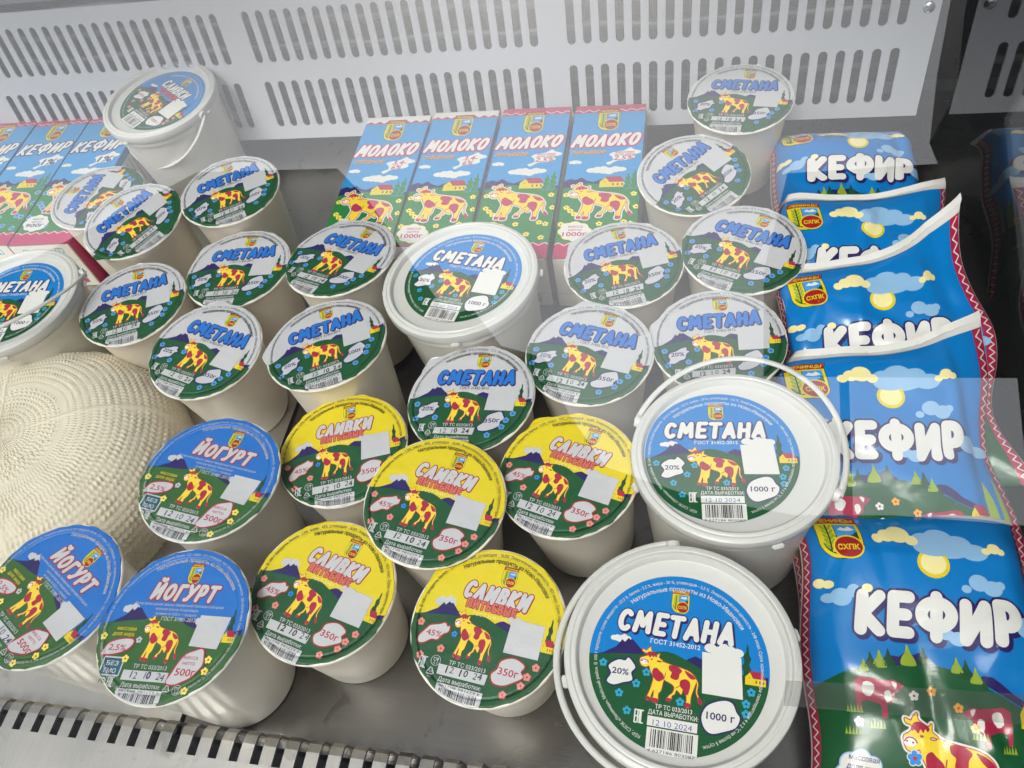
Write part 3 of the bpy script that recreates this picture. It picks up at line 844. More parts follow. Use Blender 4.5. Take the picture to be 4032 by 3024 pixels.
def cup_body_mesh(h, R, rb, mat):
    bm = bmesh.new()
    rt_ = R - .0035
    prof = [(0, .004), (rb - .004, .004), (rb - .0028, 0), (rb - .001, .0006), (rb, .003), (rb + (rt_ - rb) * .5, h * .5), (rt_ - .0006, h - .011), (rt_ + .0002, h - .0088), (rt_ + .0004, h - .004), (R - .0008, h - .0040), (R + .0006, h - .0026), (R + .0009, h - .0016), (R + .0004, h - .0006), (R - .001, h - .0002), (0, h - .0002)]
    lathe(bm, prof, 96)
    me = bpy.data.meshes.new('cup_body'); bm.normal_update(); bm.to_mesh(me); bm.free()
    me.polygons.foreach_set('use_smooth', [True] * len(me.polygons)); smooth_by_angle(me, 40); me.materials.append(mat)
    return me

def frame_for(x, y, z, tx, ty, h):
    M3 = Euler((radians(tx), radians(ty), 0)).to_matrix()
    n = M3 @ Vector((0, 0, 1))
    m4 = M3.to_4x4(); m4.translation = Vector((x, y, z)) - n * h
    return m4

POS = {
'B1':(-0.5692,0.6834,0.1151,3.6,0.6,-36,0.112), 'L2':(-0.5890,0.5470,0.0952,-0.7,1.9,84,0.094), 'L3':(-0.5117,0.4926,0.1121,3.7,1.0,58,0.110),
'L4':(-0.4259,0.5331,0.1114,1.6,1.8,33,0.110), 'L5':(-0.4797,0.4046,0.0953,1.6,1.5,23,0.094), 'L6':(-0.3929,0.4480,0.0942,-0.1,0.4,7,0.094),
'L7':(-0.2867,0.4435,0.1125,-4.0,-2.5,-20,0.110), 'B8':(-0.1775,0.4201,0.1146,-0.7,-3.0,-13,0.112), 'L9':(-0.0503,0.4541,0.0941,-0.1,-0.0,19,0.094),
'L10':(0.0431,0.4694,0.0950,1.7,-0.1,-21,0.094), 'L11':(0.0030,0.5581,0.0968,5.1,0.1,46,0.094), 'L12':(0.0436,0.6643,0.0966,4.5,-1.3,-8,0.094),
'L13':(-0.3857,0.3535,0.0961,3.4,1.6,-15,0.094), 'L14':(-0.2713,0.3506,0.1125,-3.9,-2.3,27,0.110), 'L15':(-0.1526,0.3165,0.0955,0.1,-2.5,0,0.094),
'L16':(-0.0694,0.3615,0.0944,0.3,-0.6,-13,0.094), 'L17':(0.0244,0.3760,0.0947,0.8,-0.8,7,0.094), 'Y18':(-0.3225,0.2288,0.1123,-1.4,4.0,-8,0.110),
'Y19':(-0.4047,0.1373,0.1104,-0.7,-0.1,-30,0.110), 'Y20':(-0.3071,0.1265,0.1104,-0.3,-0.6,2,0.110), 'S21':(-0.2393,0.2673,0.0951,-1.3,-1.3,17,0.094),
'S22':(-0.1590,0.2268,0.1040,0.8,2.7,-10,0.094), 'S23':(-0.0740,0.2569,0.0962,-0.2,-4.0,-17,0.094), 'S24':(-0.2226,0.1621,0.0954,0.9,2.2,-14,0.094),
'S25':(-0.1109,0.1499,0.0956,2.7,0.2,-7,0.094), 'B26':(0.0323,0.2694,0.1139,-2.1,-0.8,3,0.112), 'B27':(0.0031,0.1382,0.1138,2.0,-0.2,-3,0.112),
'B28':(-0.5900,0.3920,0.1120,0.0,0.0,4,0.112)}
LAB = {'L2': 'white 350 g sour cream cup turned sideways, between tall white bucket and kefir cartons',
'L3': 'white 500 g sour cream cup overlapping the sideways turned cup, barcode slanting up',
'L4': 'white 500 g sour cream cup just in front of the tall cream bucket',
'L5': 'white 350 g sour cream cup directly behind the round cheese',
'L6': 'white 350 g sour cream cup with foil flap, before the cup by the tall bucket',
'L7': 'white 500 g sour cream cup left of the central bucket, glare on its right half',
'L9': 'white 350 g sour cream cup right of the central bucket, before the milk cartons',
'L10': 'white 350 g sour cream cup touching the second kefir pouch, lid turned clockwise',
'L11': 'white 350 g sour cream cup turned counter-clockwise between milk carton and kefir pouch',
'L12': 'white 350 g sour cream cup standing farthest back against the slotted panel',
'L13': 'white 350 g sour cream cup right of the cheese, lid turned clockwise',
'L14': 'white 500 g sour cream cup with crumpled foil edge, directly behind the rearmost yellow lid',
'L15': 'white 350 g sour cream cup with turned-up flap, tucked under the central bucket rim',
'L16': 'white 350 g sour cream cup with peaked foil, behind the yellow cup beside raised-handle bucket',
'L17': 'white 350 g sour cream cup with lid bottom hidden by the raised bucket handle',
'Y18': 'blue yogurt cup rearmost of the three, right against the cheese',
'Y19': 'blue yogurt cup cut off by the left frame edge, lid turned clockwise',
'Y20': 'blue yogurt cup at the front standing next to the slotted grille',
'S21': 'yellow cream cup with lid partly covered by another yellow lid at lower right',
'S22': 'yellow cream cup lifted above its neighbours, overlapping two other yellow lids',
'S23': 'yellow cream cup standing left against the bucket with the raised handle',
'S24': 'yellow cream cup right beside the front blue yogurt, lid under the raised one',
'S25': 'yellow cream cup nearest the front, left beside the largest bucket lid'}

ART = {'L350': art_smetana('350г', '4 627186 803117'), 'L500': art_smetana('500г', '4 627186 803100'), 'S': art_slivki(), 'Y': art_yogurt()}
SKY = {'L350': 'white', 'L500': 'white', 'S': 'yellow', 'Y': 'foilblue'}
TABS = [None, 2.2, 2.35, None, 2.75, 3.6]
FOILS, BODIES = {}, {}
def place_cup(code):
    x, y, z, tx, ty, a, h = POS[code]
    kind = 'Y' if code[0] == 'Y' else ('S' if code[0] == 'S' else ('L500' if h > .1 else 'L350'))
    R = .0494 if kind == 'Y' else .0475
    root = empty('yogurt_cup' if kind == 'Y' else ('cream_cup' if kind == 'S' else 'sour_cream_cup'), frame_for(x, y, z, tx, ty, h) @ Matrix.Rotation(radians(a), 4, 'Z'))
    grp = {'Y': 'blue foil yogurt cups', 'S': 'yellow foil cream cups'}.get(kind, 'white foil sour cream cups')
    tag(root, LAB[code], 'yogurt cup' if kind == 'Y' else ('cream cup' if kind == 'S' else 'sour cream cup'), grp)
    bk = (h, R)
    if bk not in BODIES: BODIES[bk] = cup_body_mesh(h, R, .0355 if kind != 'Y' else .0375, M_YCUP if kind == 'Y' else M_CUP)
    link('cup_body', BODIES[bk], root)
    sd = sum(ord(c) for c in code) % 6
    tabi = {'L6': 2.5, 'L15': 2.45, 'L16': 1.95, 'L9': 2.35, 'L17': 2.8, 'L14': 2.95, 'L7': 2.2, 'S25': 2.45, 'S23': 2.4, 'L13': 1.9, 'L3': 3.4}.get(code)
    fk = (kind, sd, tabi)
    if fk not in FOILS: FOILS[fk] = foil_mesh(ART[kind], SKY[kind], R, sd + 10 * len(FOILS), tabi)
    f = link('foil_lid', FOILS[fk], root); f.location = (0, 0, h + .0002)
    return root

# ------------------------------------------------------------------ buckets
BART = {'sour': art_mesh(art_bucket('sour'), .0486, name='paper_label'), 'cream': art_mesh(art_bucket('cream'), .0486, name='paper_label')}
def bucket_meshes():
    h, R = .112, .064
    bm = bmesh.new()
    prof = [(0, .003), (.048, .003), (.050, 0), (.0515, .0006), (.0525, .004), (.0588, h - .018), (.0592, h - .016), (.0615, h - .0155), (.0617, h - .011), (.0600, h - .010), (.0600, h - .006)]
    lathe(bm, prof, 112)
    body = bpy.data.meshes.new('bucket_body'); bm.normal_update(); bm.to_mesh(body); bm.free()
    bm = bmesh.new()
    prof = [(0, -.0042), (.0545, -.0042), (.0556, -.0038), (.0566, -.0008), (.0574, .0), (.0586, .0), (.0592, -.0006), (.0600, -.0007), (.0606, -.0002), (.0622, -.0004), (.0636, -.0012), (.0640, -.0024), (.0640, -.0085), (.0636, -.0092), (.0622, -.0092), (.0622, -.006), (.0, -.006)]
    lathe(bm, prof, 144)
    for k, a in enumerate((20, 110, 200, 290)):           # little pull tabs on the skirt
        c, s = cos(radians(a)), sin(radians(a))
        b2 = bmesh.new(); box(b2, .0636, .0668, -.0035, .0035, -.0100, -.0072)
        bmesh.ops.bevel(b2, geom=b2.edges[:], offset=.0007, segments=2, affect='EDGES')
        bmesh.ops.rotate(b2, verts=b2.verts[:], cent=(0, 0, 0), matrix=Matrix.Rotation(radians(a), 3, 'Z'))
        tmp = bpy.data.meshes.new('x'); b2.to_mesh(tmp); b2.free(); bm.from_mesh(tmp); bpy.data.meshes.remove(tmp)
    lid = bpy.data.meshes.new('lid'); bm.normal_update(); bm.to_mesh(lid); bm.free()
    for me, mt in ((body, M_BUCKET), (lid, M_LID)):
        me.polygons.foreach_set('use_smooth', [True] * len(me.polygons)); smooth_by_angle(me, 38); me.materials.append(mt)
    return body, lid
BBODY, BLID = bucket_meshes()
def handle_mesh(pivot_deg, lift_deg, span=1.0):
    """bail: half loop pivoted at both sides of the rim; lift 0 = lying round the rim, 90 = upright"""
    bm = bmesh.new(); R = .0672; pts = []
    ca, sa = cos(radians(lift_deg)), sin(radians(lift_deg))
    for i in range(41):
        t = pi * i / 40
        x, y = R * cos(t), R * sin(t) * 1.05
        pts.append((x, y * ca, .112 - .006 + y * sa))
    Rm = Matrix.Rotation(radians(pivot_deg), 3, 'Z')
    tube(bm, [Rm @ Vector(p) for p in pts], .0013, 10, 0, 1.5)
    for sx in (1, -1):
        b = bmesh.new(); bmesh.ops.create_cone(b, cap_ends=True, segments=16, radius1=.0042, radius2=.0042, depth=.0035, matrix=Matrix.Translation((sx * .0655, 0, .106)) @ Matrix.Rotation(pi / 2, 4, 'Y'))
        bmesh.ops.rotate(b, verts=b.verts[:], cent=(0, 0, 0), matrix=Rm)
        tmp = bpy.data.meshes.new('x'); b.to_mesh(tmp); b.free(); bm.from_mesh(tmp); bpy.data.meshes.remove(tmp)
    me = bpy.data.meshes.new('handle'); bm.normal_update(); bm.to_mesh(me); bm.free()
    me.polygons.foreach_set('use_smooth', [True] * len(me.polygons)); smooth_by_angle(me, 40); me.materials.append(M_LID)
    return me
BLAB = {'B1': ('white cream bucket with pinkish lettering standing tall at back before the slotted panel, handle hanging', 'cream'),
        'B8': ('white sour cream bucket standing in front of the milk cartons in full glare', 'sour'),
        'B26': ('white sour cream bucket with its thin handle swung up, beside the kefir pouches', 'sour'),
        'B27': ('white sour cream bucket nearest the front, largest lid in view, handle hanging on its left', 'sour'),
        'B28': ('white sour cream bucket cut off by the left frame edge, behind the round cheese', 'sour')}
HAND = {'B1': (158, -40), 'B26': (-22, 14), 'B27': (95, -8), 'B28': (215, 24)}
LABOFF = {'B26': (-.0078, .0), 'B27': (-.001, -.003), 'B8': (.001, .003), 'B1': (.002, .002), 'B28': (0, 0)}
def place_bucket(code):
    x, y, z, tx, ty, a, h = POS[code]
    root = empty('dairy_bucket', frame_for(x, y, z, tx, ty, h) @ Matrix.Rotation(radians(a), 4, 'Z'))
    tag(root, BLAB[code][0], 'bucket', 'white plastic dairy buckets')
    link('bucket_body', BBODY, root)
    l = link('lid', BLID, root); l.location = (0, 0, h)
    p = link('paper_label', BART[BLAB[code][1]], l); p.location = (LABOFF[code][0], LABOFF[code][1], -.0040)
    if code in HAND:
        link('handle', handle_mesh(HAND[code][0] - a, HAND[code][1]), root)

# ------------------------------------------------------------------ display case
def build_case():
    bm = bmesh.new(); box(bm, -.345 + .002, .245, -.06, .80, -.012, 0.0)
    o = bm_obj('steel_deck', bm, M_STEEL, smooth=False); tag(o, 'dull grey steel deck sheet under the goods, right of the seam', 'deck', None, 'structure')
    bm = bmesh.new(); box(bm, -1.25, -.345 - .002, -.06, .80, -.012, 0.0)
    o = bm_obj('steel_deck', bm, M_STEEL2, smooth=False); tag(o, 'brighter worn steel deck sheet left of the seam', 'deck', None, 'structure')  # lighter base colour stands in for what this sheet reflects
    bm = bmesh.new(); box(bm, -1.25, .245, -.06, .90, -.05, -.04)
    o = bm_obj('case_bottom', bm, simple('dark_gap', (.02, .02, .022), .8), smooth=False); tag(o, 'dark bottom of the display case under the deck', 'case bottom', None, 'structure')
    # slotted back panel
    th = radians(10.7); H = .160
    outer = [(-1.25, 0), (.217, 0), (.217, H), (-1.25, H)]
    holes = []
    def slot(cx, z0, z1, w=.0042):
        L = []
        for i in range(9): L.append((cx + w * cos(pi * i / 8), z1 - w + w * sin(pi * i / 8)))
        for i in range(9): L.append((cx - w * cos(pi * i / 8), z0 + w - w * sin(pi * i / 8)))
        return L
    ck = cos(th)
    for g in range(-2, 1):
        x0 = -.464 + .344 * g + (.344 if True else 0)
        for k in range(20):
            x = x0 + .0161 * k
            if -1.23 < x < .2:
                holes.append(slot(x, .0150, .0680)); holes.append(slot(x, .0885, .1430))
    loops = [outer] + holes
    flat = [p for L in loops for p in L]
    tris = tessellate_polygon([[Vector((x, y, 0)) for x, y in L] for L in loops])
    bm = bmesh.new()
    P3 = lambda x, s, d=0: Vector((x, .718 + s * sin(th) + d * cos(th), .030 + s * cos(th) - d * sin(th)))
    vs = [bm.verts.new(P3(x, s)) for x, s in flat]
    for t in tris:
        try: bm.faces.new([vs[i] for i in t])
        except ValueError: pass
    bmesh.ops.recalc_face_normals(bm, faces=bm.faces[:])
    if sum(f.normal.y for f in bm.faces) > 0: bmesh.ops.reverse_faces(bm, faces=bm.faces[:])
    # thickness: extrude the boundary back
    geo = bmesh.ops.extrude_face_region(bm, geom=bm.faces[:])
    vv = [g for g in geo['geom'] if isinstance(g, bmesh.types.BMVert)]
    bmesh.ops.translate(bm, verts=vv, vec=Vector((0, .0018 * cos(th), -.0018 * sin(th))))
    bmesh.ops.recalc_face_normals(bm, faces=bm.faces[:])
    root = empty('slotted_back_panel', Matrix.Identity(4)); tag(root, 'white painted metal back panel with two rows of vertical slots', 'panel')
    pm = simple('white_painted_metal', '#c9cad0', .42, 0, .5, (60, .05), (8, .04))
    bm_obj('slotted_sheet', bm, pm, root, smooth=False)
    bm = bmesh.new()
    p = [P3(-1.25, 0), P3(.217, 0), P3(.217, 0) + Vector((0, .022, -.002)), P3(-1.25, 0) + Vector((0, .022, -.002))]
    vv = [bm.verts.new(q + Vector((0, .0019, 0))) for q in p]; bm.faces.new(vv)
    r = bmesh.ops.extrude_face_region(bm, geom=bm.faces[:]); bmesh.ops.translate(bm, verts=[g for g in r['geom'] if isinstance(g, bmesh.types.BMVert)], vec=(0, 0, .0015))
    bmesh.ops.recalc_face_normals(bm, faces=bm.faces[:])
    bm_obj('folded_lip', bm, pm, root, smooth=False)
    bm = bmesh.new(); c = P3(.207, .103)
    bmesh.ops.create_uvsphere(bm, u_segments=20, v_segments=10, radius=.0055, matrix=Matrix.Translation(c) @ Matrix.Rotation(-th, 4, 'X') @ Matrix.Diagonal((1, .45, 1, 1)))
    bm_obj('screw_head', bm, simple('screw_metal', (.7, .7, .7), .25, 1.0), root)
    # cooling fins in the dark behind the slots
    bm = bmesh.new(); rnd = random.Random(2)
    for i in range(40):
        x = -1.23 + i * .036
        box(bm, x, x + .0012, .775, .815, .03, .21)
    for zz in (.055, .085, .115, .145, .175):
        tube(bm, [(-1.24 + k * .05, .770 + .003 * sin(k * 1.7), zz + .002 * sin(k * 2.3)) for k in range(30)], .0055, 8)
    o = bm_obj('cooling_coil', bm, simple('coil_aluminium', (.25, .25, .27), .5, 1.0)); tag(o, 'aluminium cooling coil half seen through the panel slots', 'cooling coil')
    # back wall, top rail
    bm = bmesh.new(); box(bm, -1.25, .245, .820, .83, 0, .34)
    o = bm_obj('case_back_wall', bm, simple('case_grey', '#4c4d52', .6), smooth=False); tag(o, 'grey back wall of the display case behind the coil', 'wall', None, 'structure')
    root = empty('upper_shelf_edge', Matrix.Identity(4)); tag(root, 'pale green shelf edge strip above the slotted panel', 'shelf edge')
    bm = bmesh.new(); box(bm, -1.25, .217, .752, .80, .194, .199)
    bm_obj('grey_rail', bm, simple('rail_grey', '#6f7176', .4, .3), root, smooth=False, bevel=.001)
    bm = bmesh.new(); box(bm, -1.25, .217, .757, .80, .2015, .245)
    bm_obj('pale_strip', bm, simple('pale_green_strip', '#a9bdb0', .25), root, smooth=False, bevel=.002)
    # right side: dark glass cheek
    bm = bmesh.new(); box(bm, .232, .240, -.10, .82, -.012, .62)
    mt, t, b = new_mat('dark_side_glass'); b.inputs['Base Color'].default_value = (.018, .020, .020, 1); b.inputs['Roughness'].default_value = .03; b.inputs['IOR'].default_value = 1.9
    b.inputs['Specular IOR Level'].default_value = .9
    o = bm_obj('side_glass', bm, mt, smooth=False); tag(o, 'dark side glass mirroring the kefir pouches', 'side glass')
    # front comb grille
    root = empty('front_grille', Matrix.Identity(4)); tag(root, 'bent steel front grille with a row of black slots', 'grille')
    bm = bmesh.new()
    zt = .021
    def prism(x0, x1, prof):
        A = [bm.verts.new((x0, y, z)) for y, z in prof]; B = [bm.verts.new((x1, y, z)) for y, z in prof]
        n = len(prof)
        for i in range(n): bm.faces.new((A[i], A[(i + 1) % n], B[(i + 1) % n], B[i]))
        bm.faces.new(A[::-1]); bm.faces.new(B)
    plate = [(-.075, zt - .012), (-.02, zt - .004), (.066, zt), (.066, zt - .0016), (-.02, zt - .0056), (-.075, zt - .0136)]
    prism(-1.0, .228, plate)
    tooth = [(.066, zt), (.078, zt + .0002), (.0835, zt - .001), (.0865, zt - .0045), (.0875, .001), (.0860, .001), (.0850, zt - .005), (.0825, zt - .0026), (.078, zt - .0015), (.066, zt - .0016)]
    k = 0
    x = -1.0
    while x < .228:
        prism(x, min(x + .0092, .228), tooth); x += .0156
    bmesh.ops.recalc_face_normals(bm, faces=bm.faces[:])
    bm_obj('comb_plate', bm, M_STEEL2, root, smooth=False)
    bm = bmesh.new(); box(bm, -1.0, .228, .020, .080, .0006, .004)
    bm_obj('dark_duct', bm, simple('duct_black', (.006, .006, .010), .9), root, smooth=False)  # black sheet under the slots stands in for the shade below
    bm = bmesh.new(); tube(bm, [(-1.0, -.012, zt + .006), (.228, -.012, zt + .006)], .011, 14)
    bm_obj('front_trim', bm, simple('trim_grey', '#77797a', .35, .6), root)
build_case()

# ------------------------------------------------------------------ cartons
def zigzag(x0, x1, y, amp, n):
    return [(x0 + (x1 - x0) * i / (2 * n), y + (amp if i % 2 else -amp)) for i in range(2 * n + 1)]
CW, CL, CT = .072, .220, .063
def art_carton(kind):
    """face art in mm: x 0..72, y 0 (bottom) .. 220 (top)"""
    A = Art('carton', clip=rect(.2, .2, 71.8, 219.8))
    pink = kind != 'otb'
    W_, L_ = 72, 220
    yv = lambda m: L_ * (1 - m)
    A.poly('cartblue', rect(0, 0, W_, L_))
    if kind == 'otb':
        A.poly('white', rect(0, yv(.055), W_, L_)); zz = zigzag(0, W_, yv(.043), 1.8, 7)
        A.poly('cartmag', [(0, yv(.055))] + zz + [(W_, yv(.055))])
    else:
        A.poly('cartmag', rect(0, yv(.055), W_, L_)); A.stroke('white', [zigzag(-2, W_ + 2, yv(.040), 1.8, 7)], .45, 3)
    # mountains, meadow
    A.poly('navy', [(0, yv(.60)), (0, yv(.53)), (6, yv(.515)), (11, yv(.525)), (16, yv(.508)), (22, yv(.53)), (28, yv(.54)), (34, yv(.525)), (40, yv(.52)), (46, yv(.54)), (72, yv(.56)), (72, yv(.62))])
    A.poly('cartgreen', [(0, 0), (72, 0), (72, yv(.58)), (60, yv(.57)), (48, yv(.565)), (36, yv(.555)), (24, yv(.55)), (12, yv(.57)), (0, yv(.575))])
    A.house(34, yv(.575), 24, 15)
    for q in ((56, 30), (62, 37)):
        A.tree(q[0], yv(.585), 8.5, q[1] * .72, 'cartgreen', 'skyblue')
    A.union('white', cloud(8, yv(.405), 13, 6, 3, 4)); A.union('white', cloud(39, yv(.465), 42, 10, 5, 6))
    A.emblem(25, yv(.185), 21, 34)
    t = 'МОЛОКО' if kind != 'kef' else 'КЕФИР'
    A.title(t, 4, 68, yv(.305), 19, 'white', 'cartmag' if kind != 'kef' else 'navy', hw=.095, o=.065, shadow=(.02, -.04), shear=.30, slope=.03, sp=.2)
    if kind != 'kef':
        s = 'отборное' if kind == 'otb' else 'питьевое'
        A.text('brown', s, 3.4, yv(.352) - .4, 9, 'l', width=33, bold=.03, shear=.2); A.text('orange', s, 3, yv(.352), 9, 'l', width=33, bold=.015, shear=.2)
    A.poly('white', smooth_poly([(38, yv(.415)), (44, yv(.40)), (43, yv(.375)), (40, yv(.36)), (44, yv(.345)), (54, yv(.335)), (60, yv(.315)), (64, yv(.33)), (70, yv(.34)), (70, yv(.355)), (64, yv(.365)), (65, yv(.385)), (58, yv(.40)), (48, yv(.405)), (41, yv(.43))], 3))
    if kind == 'otb':
        A.text('cartmag', '3,4-', 54, yv(.368), 9, width=14, bold=.02, shear=.2); A.text('cartmag', '6%', 52, yv(.402), 9, width=11, bold=.02, shear=.2)
    elif kind == 'pit':
        A.text('cartmag', 'массовая', 55, yv(.352), 4.2, width=18, bold=.02); A.text('cartmag', 'доля жира', 55, yv(.367), 4.2, width=19, bold=.02)
        A.text('cartmag', '2,5%', 54, yv(.398), 9, width=19, bold=.02, shear=.2)
    else:
        A.text('navy', '1%', 54, yv(.395), 13, width=18, bold=.03, shear=.2)
    fl = [(4, .62), (10, .72), (6, .70), (3, .80), (67, .62), (70, .70), (66, .80), (38, .80), (60, .79), (50, .86), (14, .74), (30, .87), (64, .88), (8, .83)]
    A.flowers('yflower' if kind != 'kef' else 'flower', 'red' if kind != 'kef' else 'navy', [(x, yv(m)) for x, m in fl], 3.1, 'white' if kind == 'kef' else None)
    A.cow(7, yv(.775), 60, 50, 'cartmag', 'white', spot='cartmag')
    A.outlined('white', 'yflower' if kind != 'kef' else 'white', bubble(17, yv(.845), 28, 24, 8, 3, .14), .7)
    c = 'cartmag' if kind != 'kef' else 'navy'
    A.text(c, 'масса', 17, yv(.822), 4.6, width=13, bold=.01); A.text(c, 'нетто', 17, yv(.842), 4.6, width=12, bold=.01)
    A.text(c, '1000г' if kind != 'kef' else '900г', 17, yv(.872), 7.6, width=22, bold=.02)
    if kind == 'otb':
        A.poly('white', rect(0, 0, W_, yv(.91))); A.poly('cartmag', [(0, yv(.91))] + zigzag(0, W_, yv(.918), 1.8, 7) + [(W_, yv(.91))])
    else:
        A.poly('cartmag', rect(0, 0, W_, yv(.91))); A.stroke('white', [zigzag(-2, W_ + 2, yv(.918), 1.8, 7)], .45, 3)
    return A
def rot_box_mesh():
    bm = bmesh.new(); box(bm, 0, CW, 0, CL, 0, CT)
    bmesh.ops.bevel(bm, geom=bm.edges[:], offset=.0012, segments=2, affect='EDGES')
    me = bpy.data.meshes.new('carton_box'); bm.normal_update(); bm.to_mesh(me); bm.free()
    me.materials.append(simple('carton_board', '#e4dfd2', .34, 0, .5, (25, .08, .001, 2))); return me
CBOX = rot_box_mesh()
CFACE = {k: art_mesh(art_carton(k), .001, name='printed_face') for k in ('otb', 'pit', 'kef')}
def art_end():
    A = Art('carton'); A.poly('gray', rect(2, 18, 70, 18.5)); A.poly('gray', rect(4, 40, 68, 40.4))
    A.stroke('cyan', [[(14, 50), (14, 57), (20, 57), (20, 50), (14, 50)], [(24, 50), (27, 56.5), (30, 50), (24, 50)], [(35, 50), (33, 53), (35, 57), (37, 53), (35, 50)], [(52, 51), (60, 51), (60, 57), (52, 57), (52, 51)], [(56, 51), (56, 57)]], .5, 3)
    A.poly('black', *[rect(20 + i * 1.3, 44, 20.6 + i * 1.3, 46.5) for i in range(18)])
    A.poly('cartmag', rect(50, 6, 62, 12)); A.poly('cyan', rect(50, 12.2, 62, 17))
    return A
def art_side(kind):
    """long side, mm: x 0..63, y 0..220"""
    A = Art('carton'); top = 'cartmag' if kind != 'otb' else 'white'
    A.poly('skyblue' if kind == 'otb' else 'cartblue', rect(.5, 95, 62.5, 208)); A.poly('cartgreen', rect(.5, 20, 62.5, 94.9)); A.poly(top, rect(.5, 208.1, 62.5, 219.4), rect(.5, .6, 62.5, 19.9))
    A.poly('white', rect(8, 60, 55, 180))
    for i in range(14): A.text('navy', 'состав молоко цельное нормализованное', 31, 172 - i * 7.6, 3.4, width=42 - (i % 3) * 5)
    return A
CEND = art_mesh(art_end(), .001, name='end_fold')
CSIDE = {k: art_mesh(art_side(k), .001, name='printed_side') for k in ('otb', 'pit', 'kef')}
def place_carton(x, y, ang, kind, label, grp):
    root = empty('milk_carton' if kind != 'kef' else 'kefir_carton', Matrix.Translation((x, y, .0002)) @ Matrix.Rotation(radians(ang), 4, 'Z'))
    tag(root, label, 'milk carton' if kind != 'kef' else 'kefir carton', grp)
    link('carton_box', CBOX, root)
    f = link('printed_face', CFACE[kind], root); f.location = (0, 0, CT + .00002)
    e = link('end_fold', CEND, root); e.matrix_local = Matrix.Translation((0, -.00003, 0)) @ Matrix.Rotation(pi / 2, 4, 'X')
    for sx in (0, 1):
        s = link('printed_side', CSIDE[kind], root)
        if sx: s.matrix_local = Matrix(((0, 0, 1, CW + .00003), (0, 1, 0, 0), (-1, 0, 0, CT), (0, 0, 0, 1)))
        else: s.matrix_local = Matrix(((0, 0, -1, -.00003), (0, 1, 0, 0), (1, 0, 0, 0), (0, 0, 0, 1)))
G1, G2 = 'milk cartons lying side by side', 'kefir cartons lying side by side at left'
place_carton(-.345, .484, 0.4, 'otb', 'lying milk carton leftmost of the four, pale top band, blue-white glare over it', G1)
place_carton(-.2705, .488, .2, 'otb', 'lying milk carton with pale top band, second from the left, behind the bucket', G1)
place_carton(-.194, .489, .2, 'pit', 'lying milk carton with pink top band, third from the left, behind the bucket', G1)
place_carton(-.1165, .4885, .3, 'pit', 'lying milk carton with pink top band, rightmost of the four by the cups', G1)
place_carton(-.699, .508, 3.0, 'kef', 'lying kefir carton with pink bottom band showing, beside the tall white bucket', G2)
place_carton(-.773, .506, 3.0, 'kef', 'lying kefir carton in the middle, left of the one beside the bucket', G2)
place_carton(-.848, .506, 3.0, 'kef', 'lying kefir carton cut off by the left frame edge', G2)

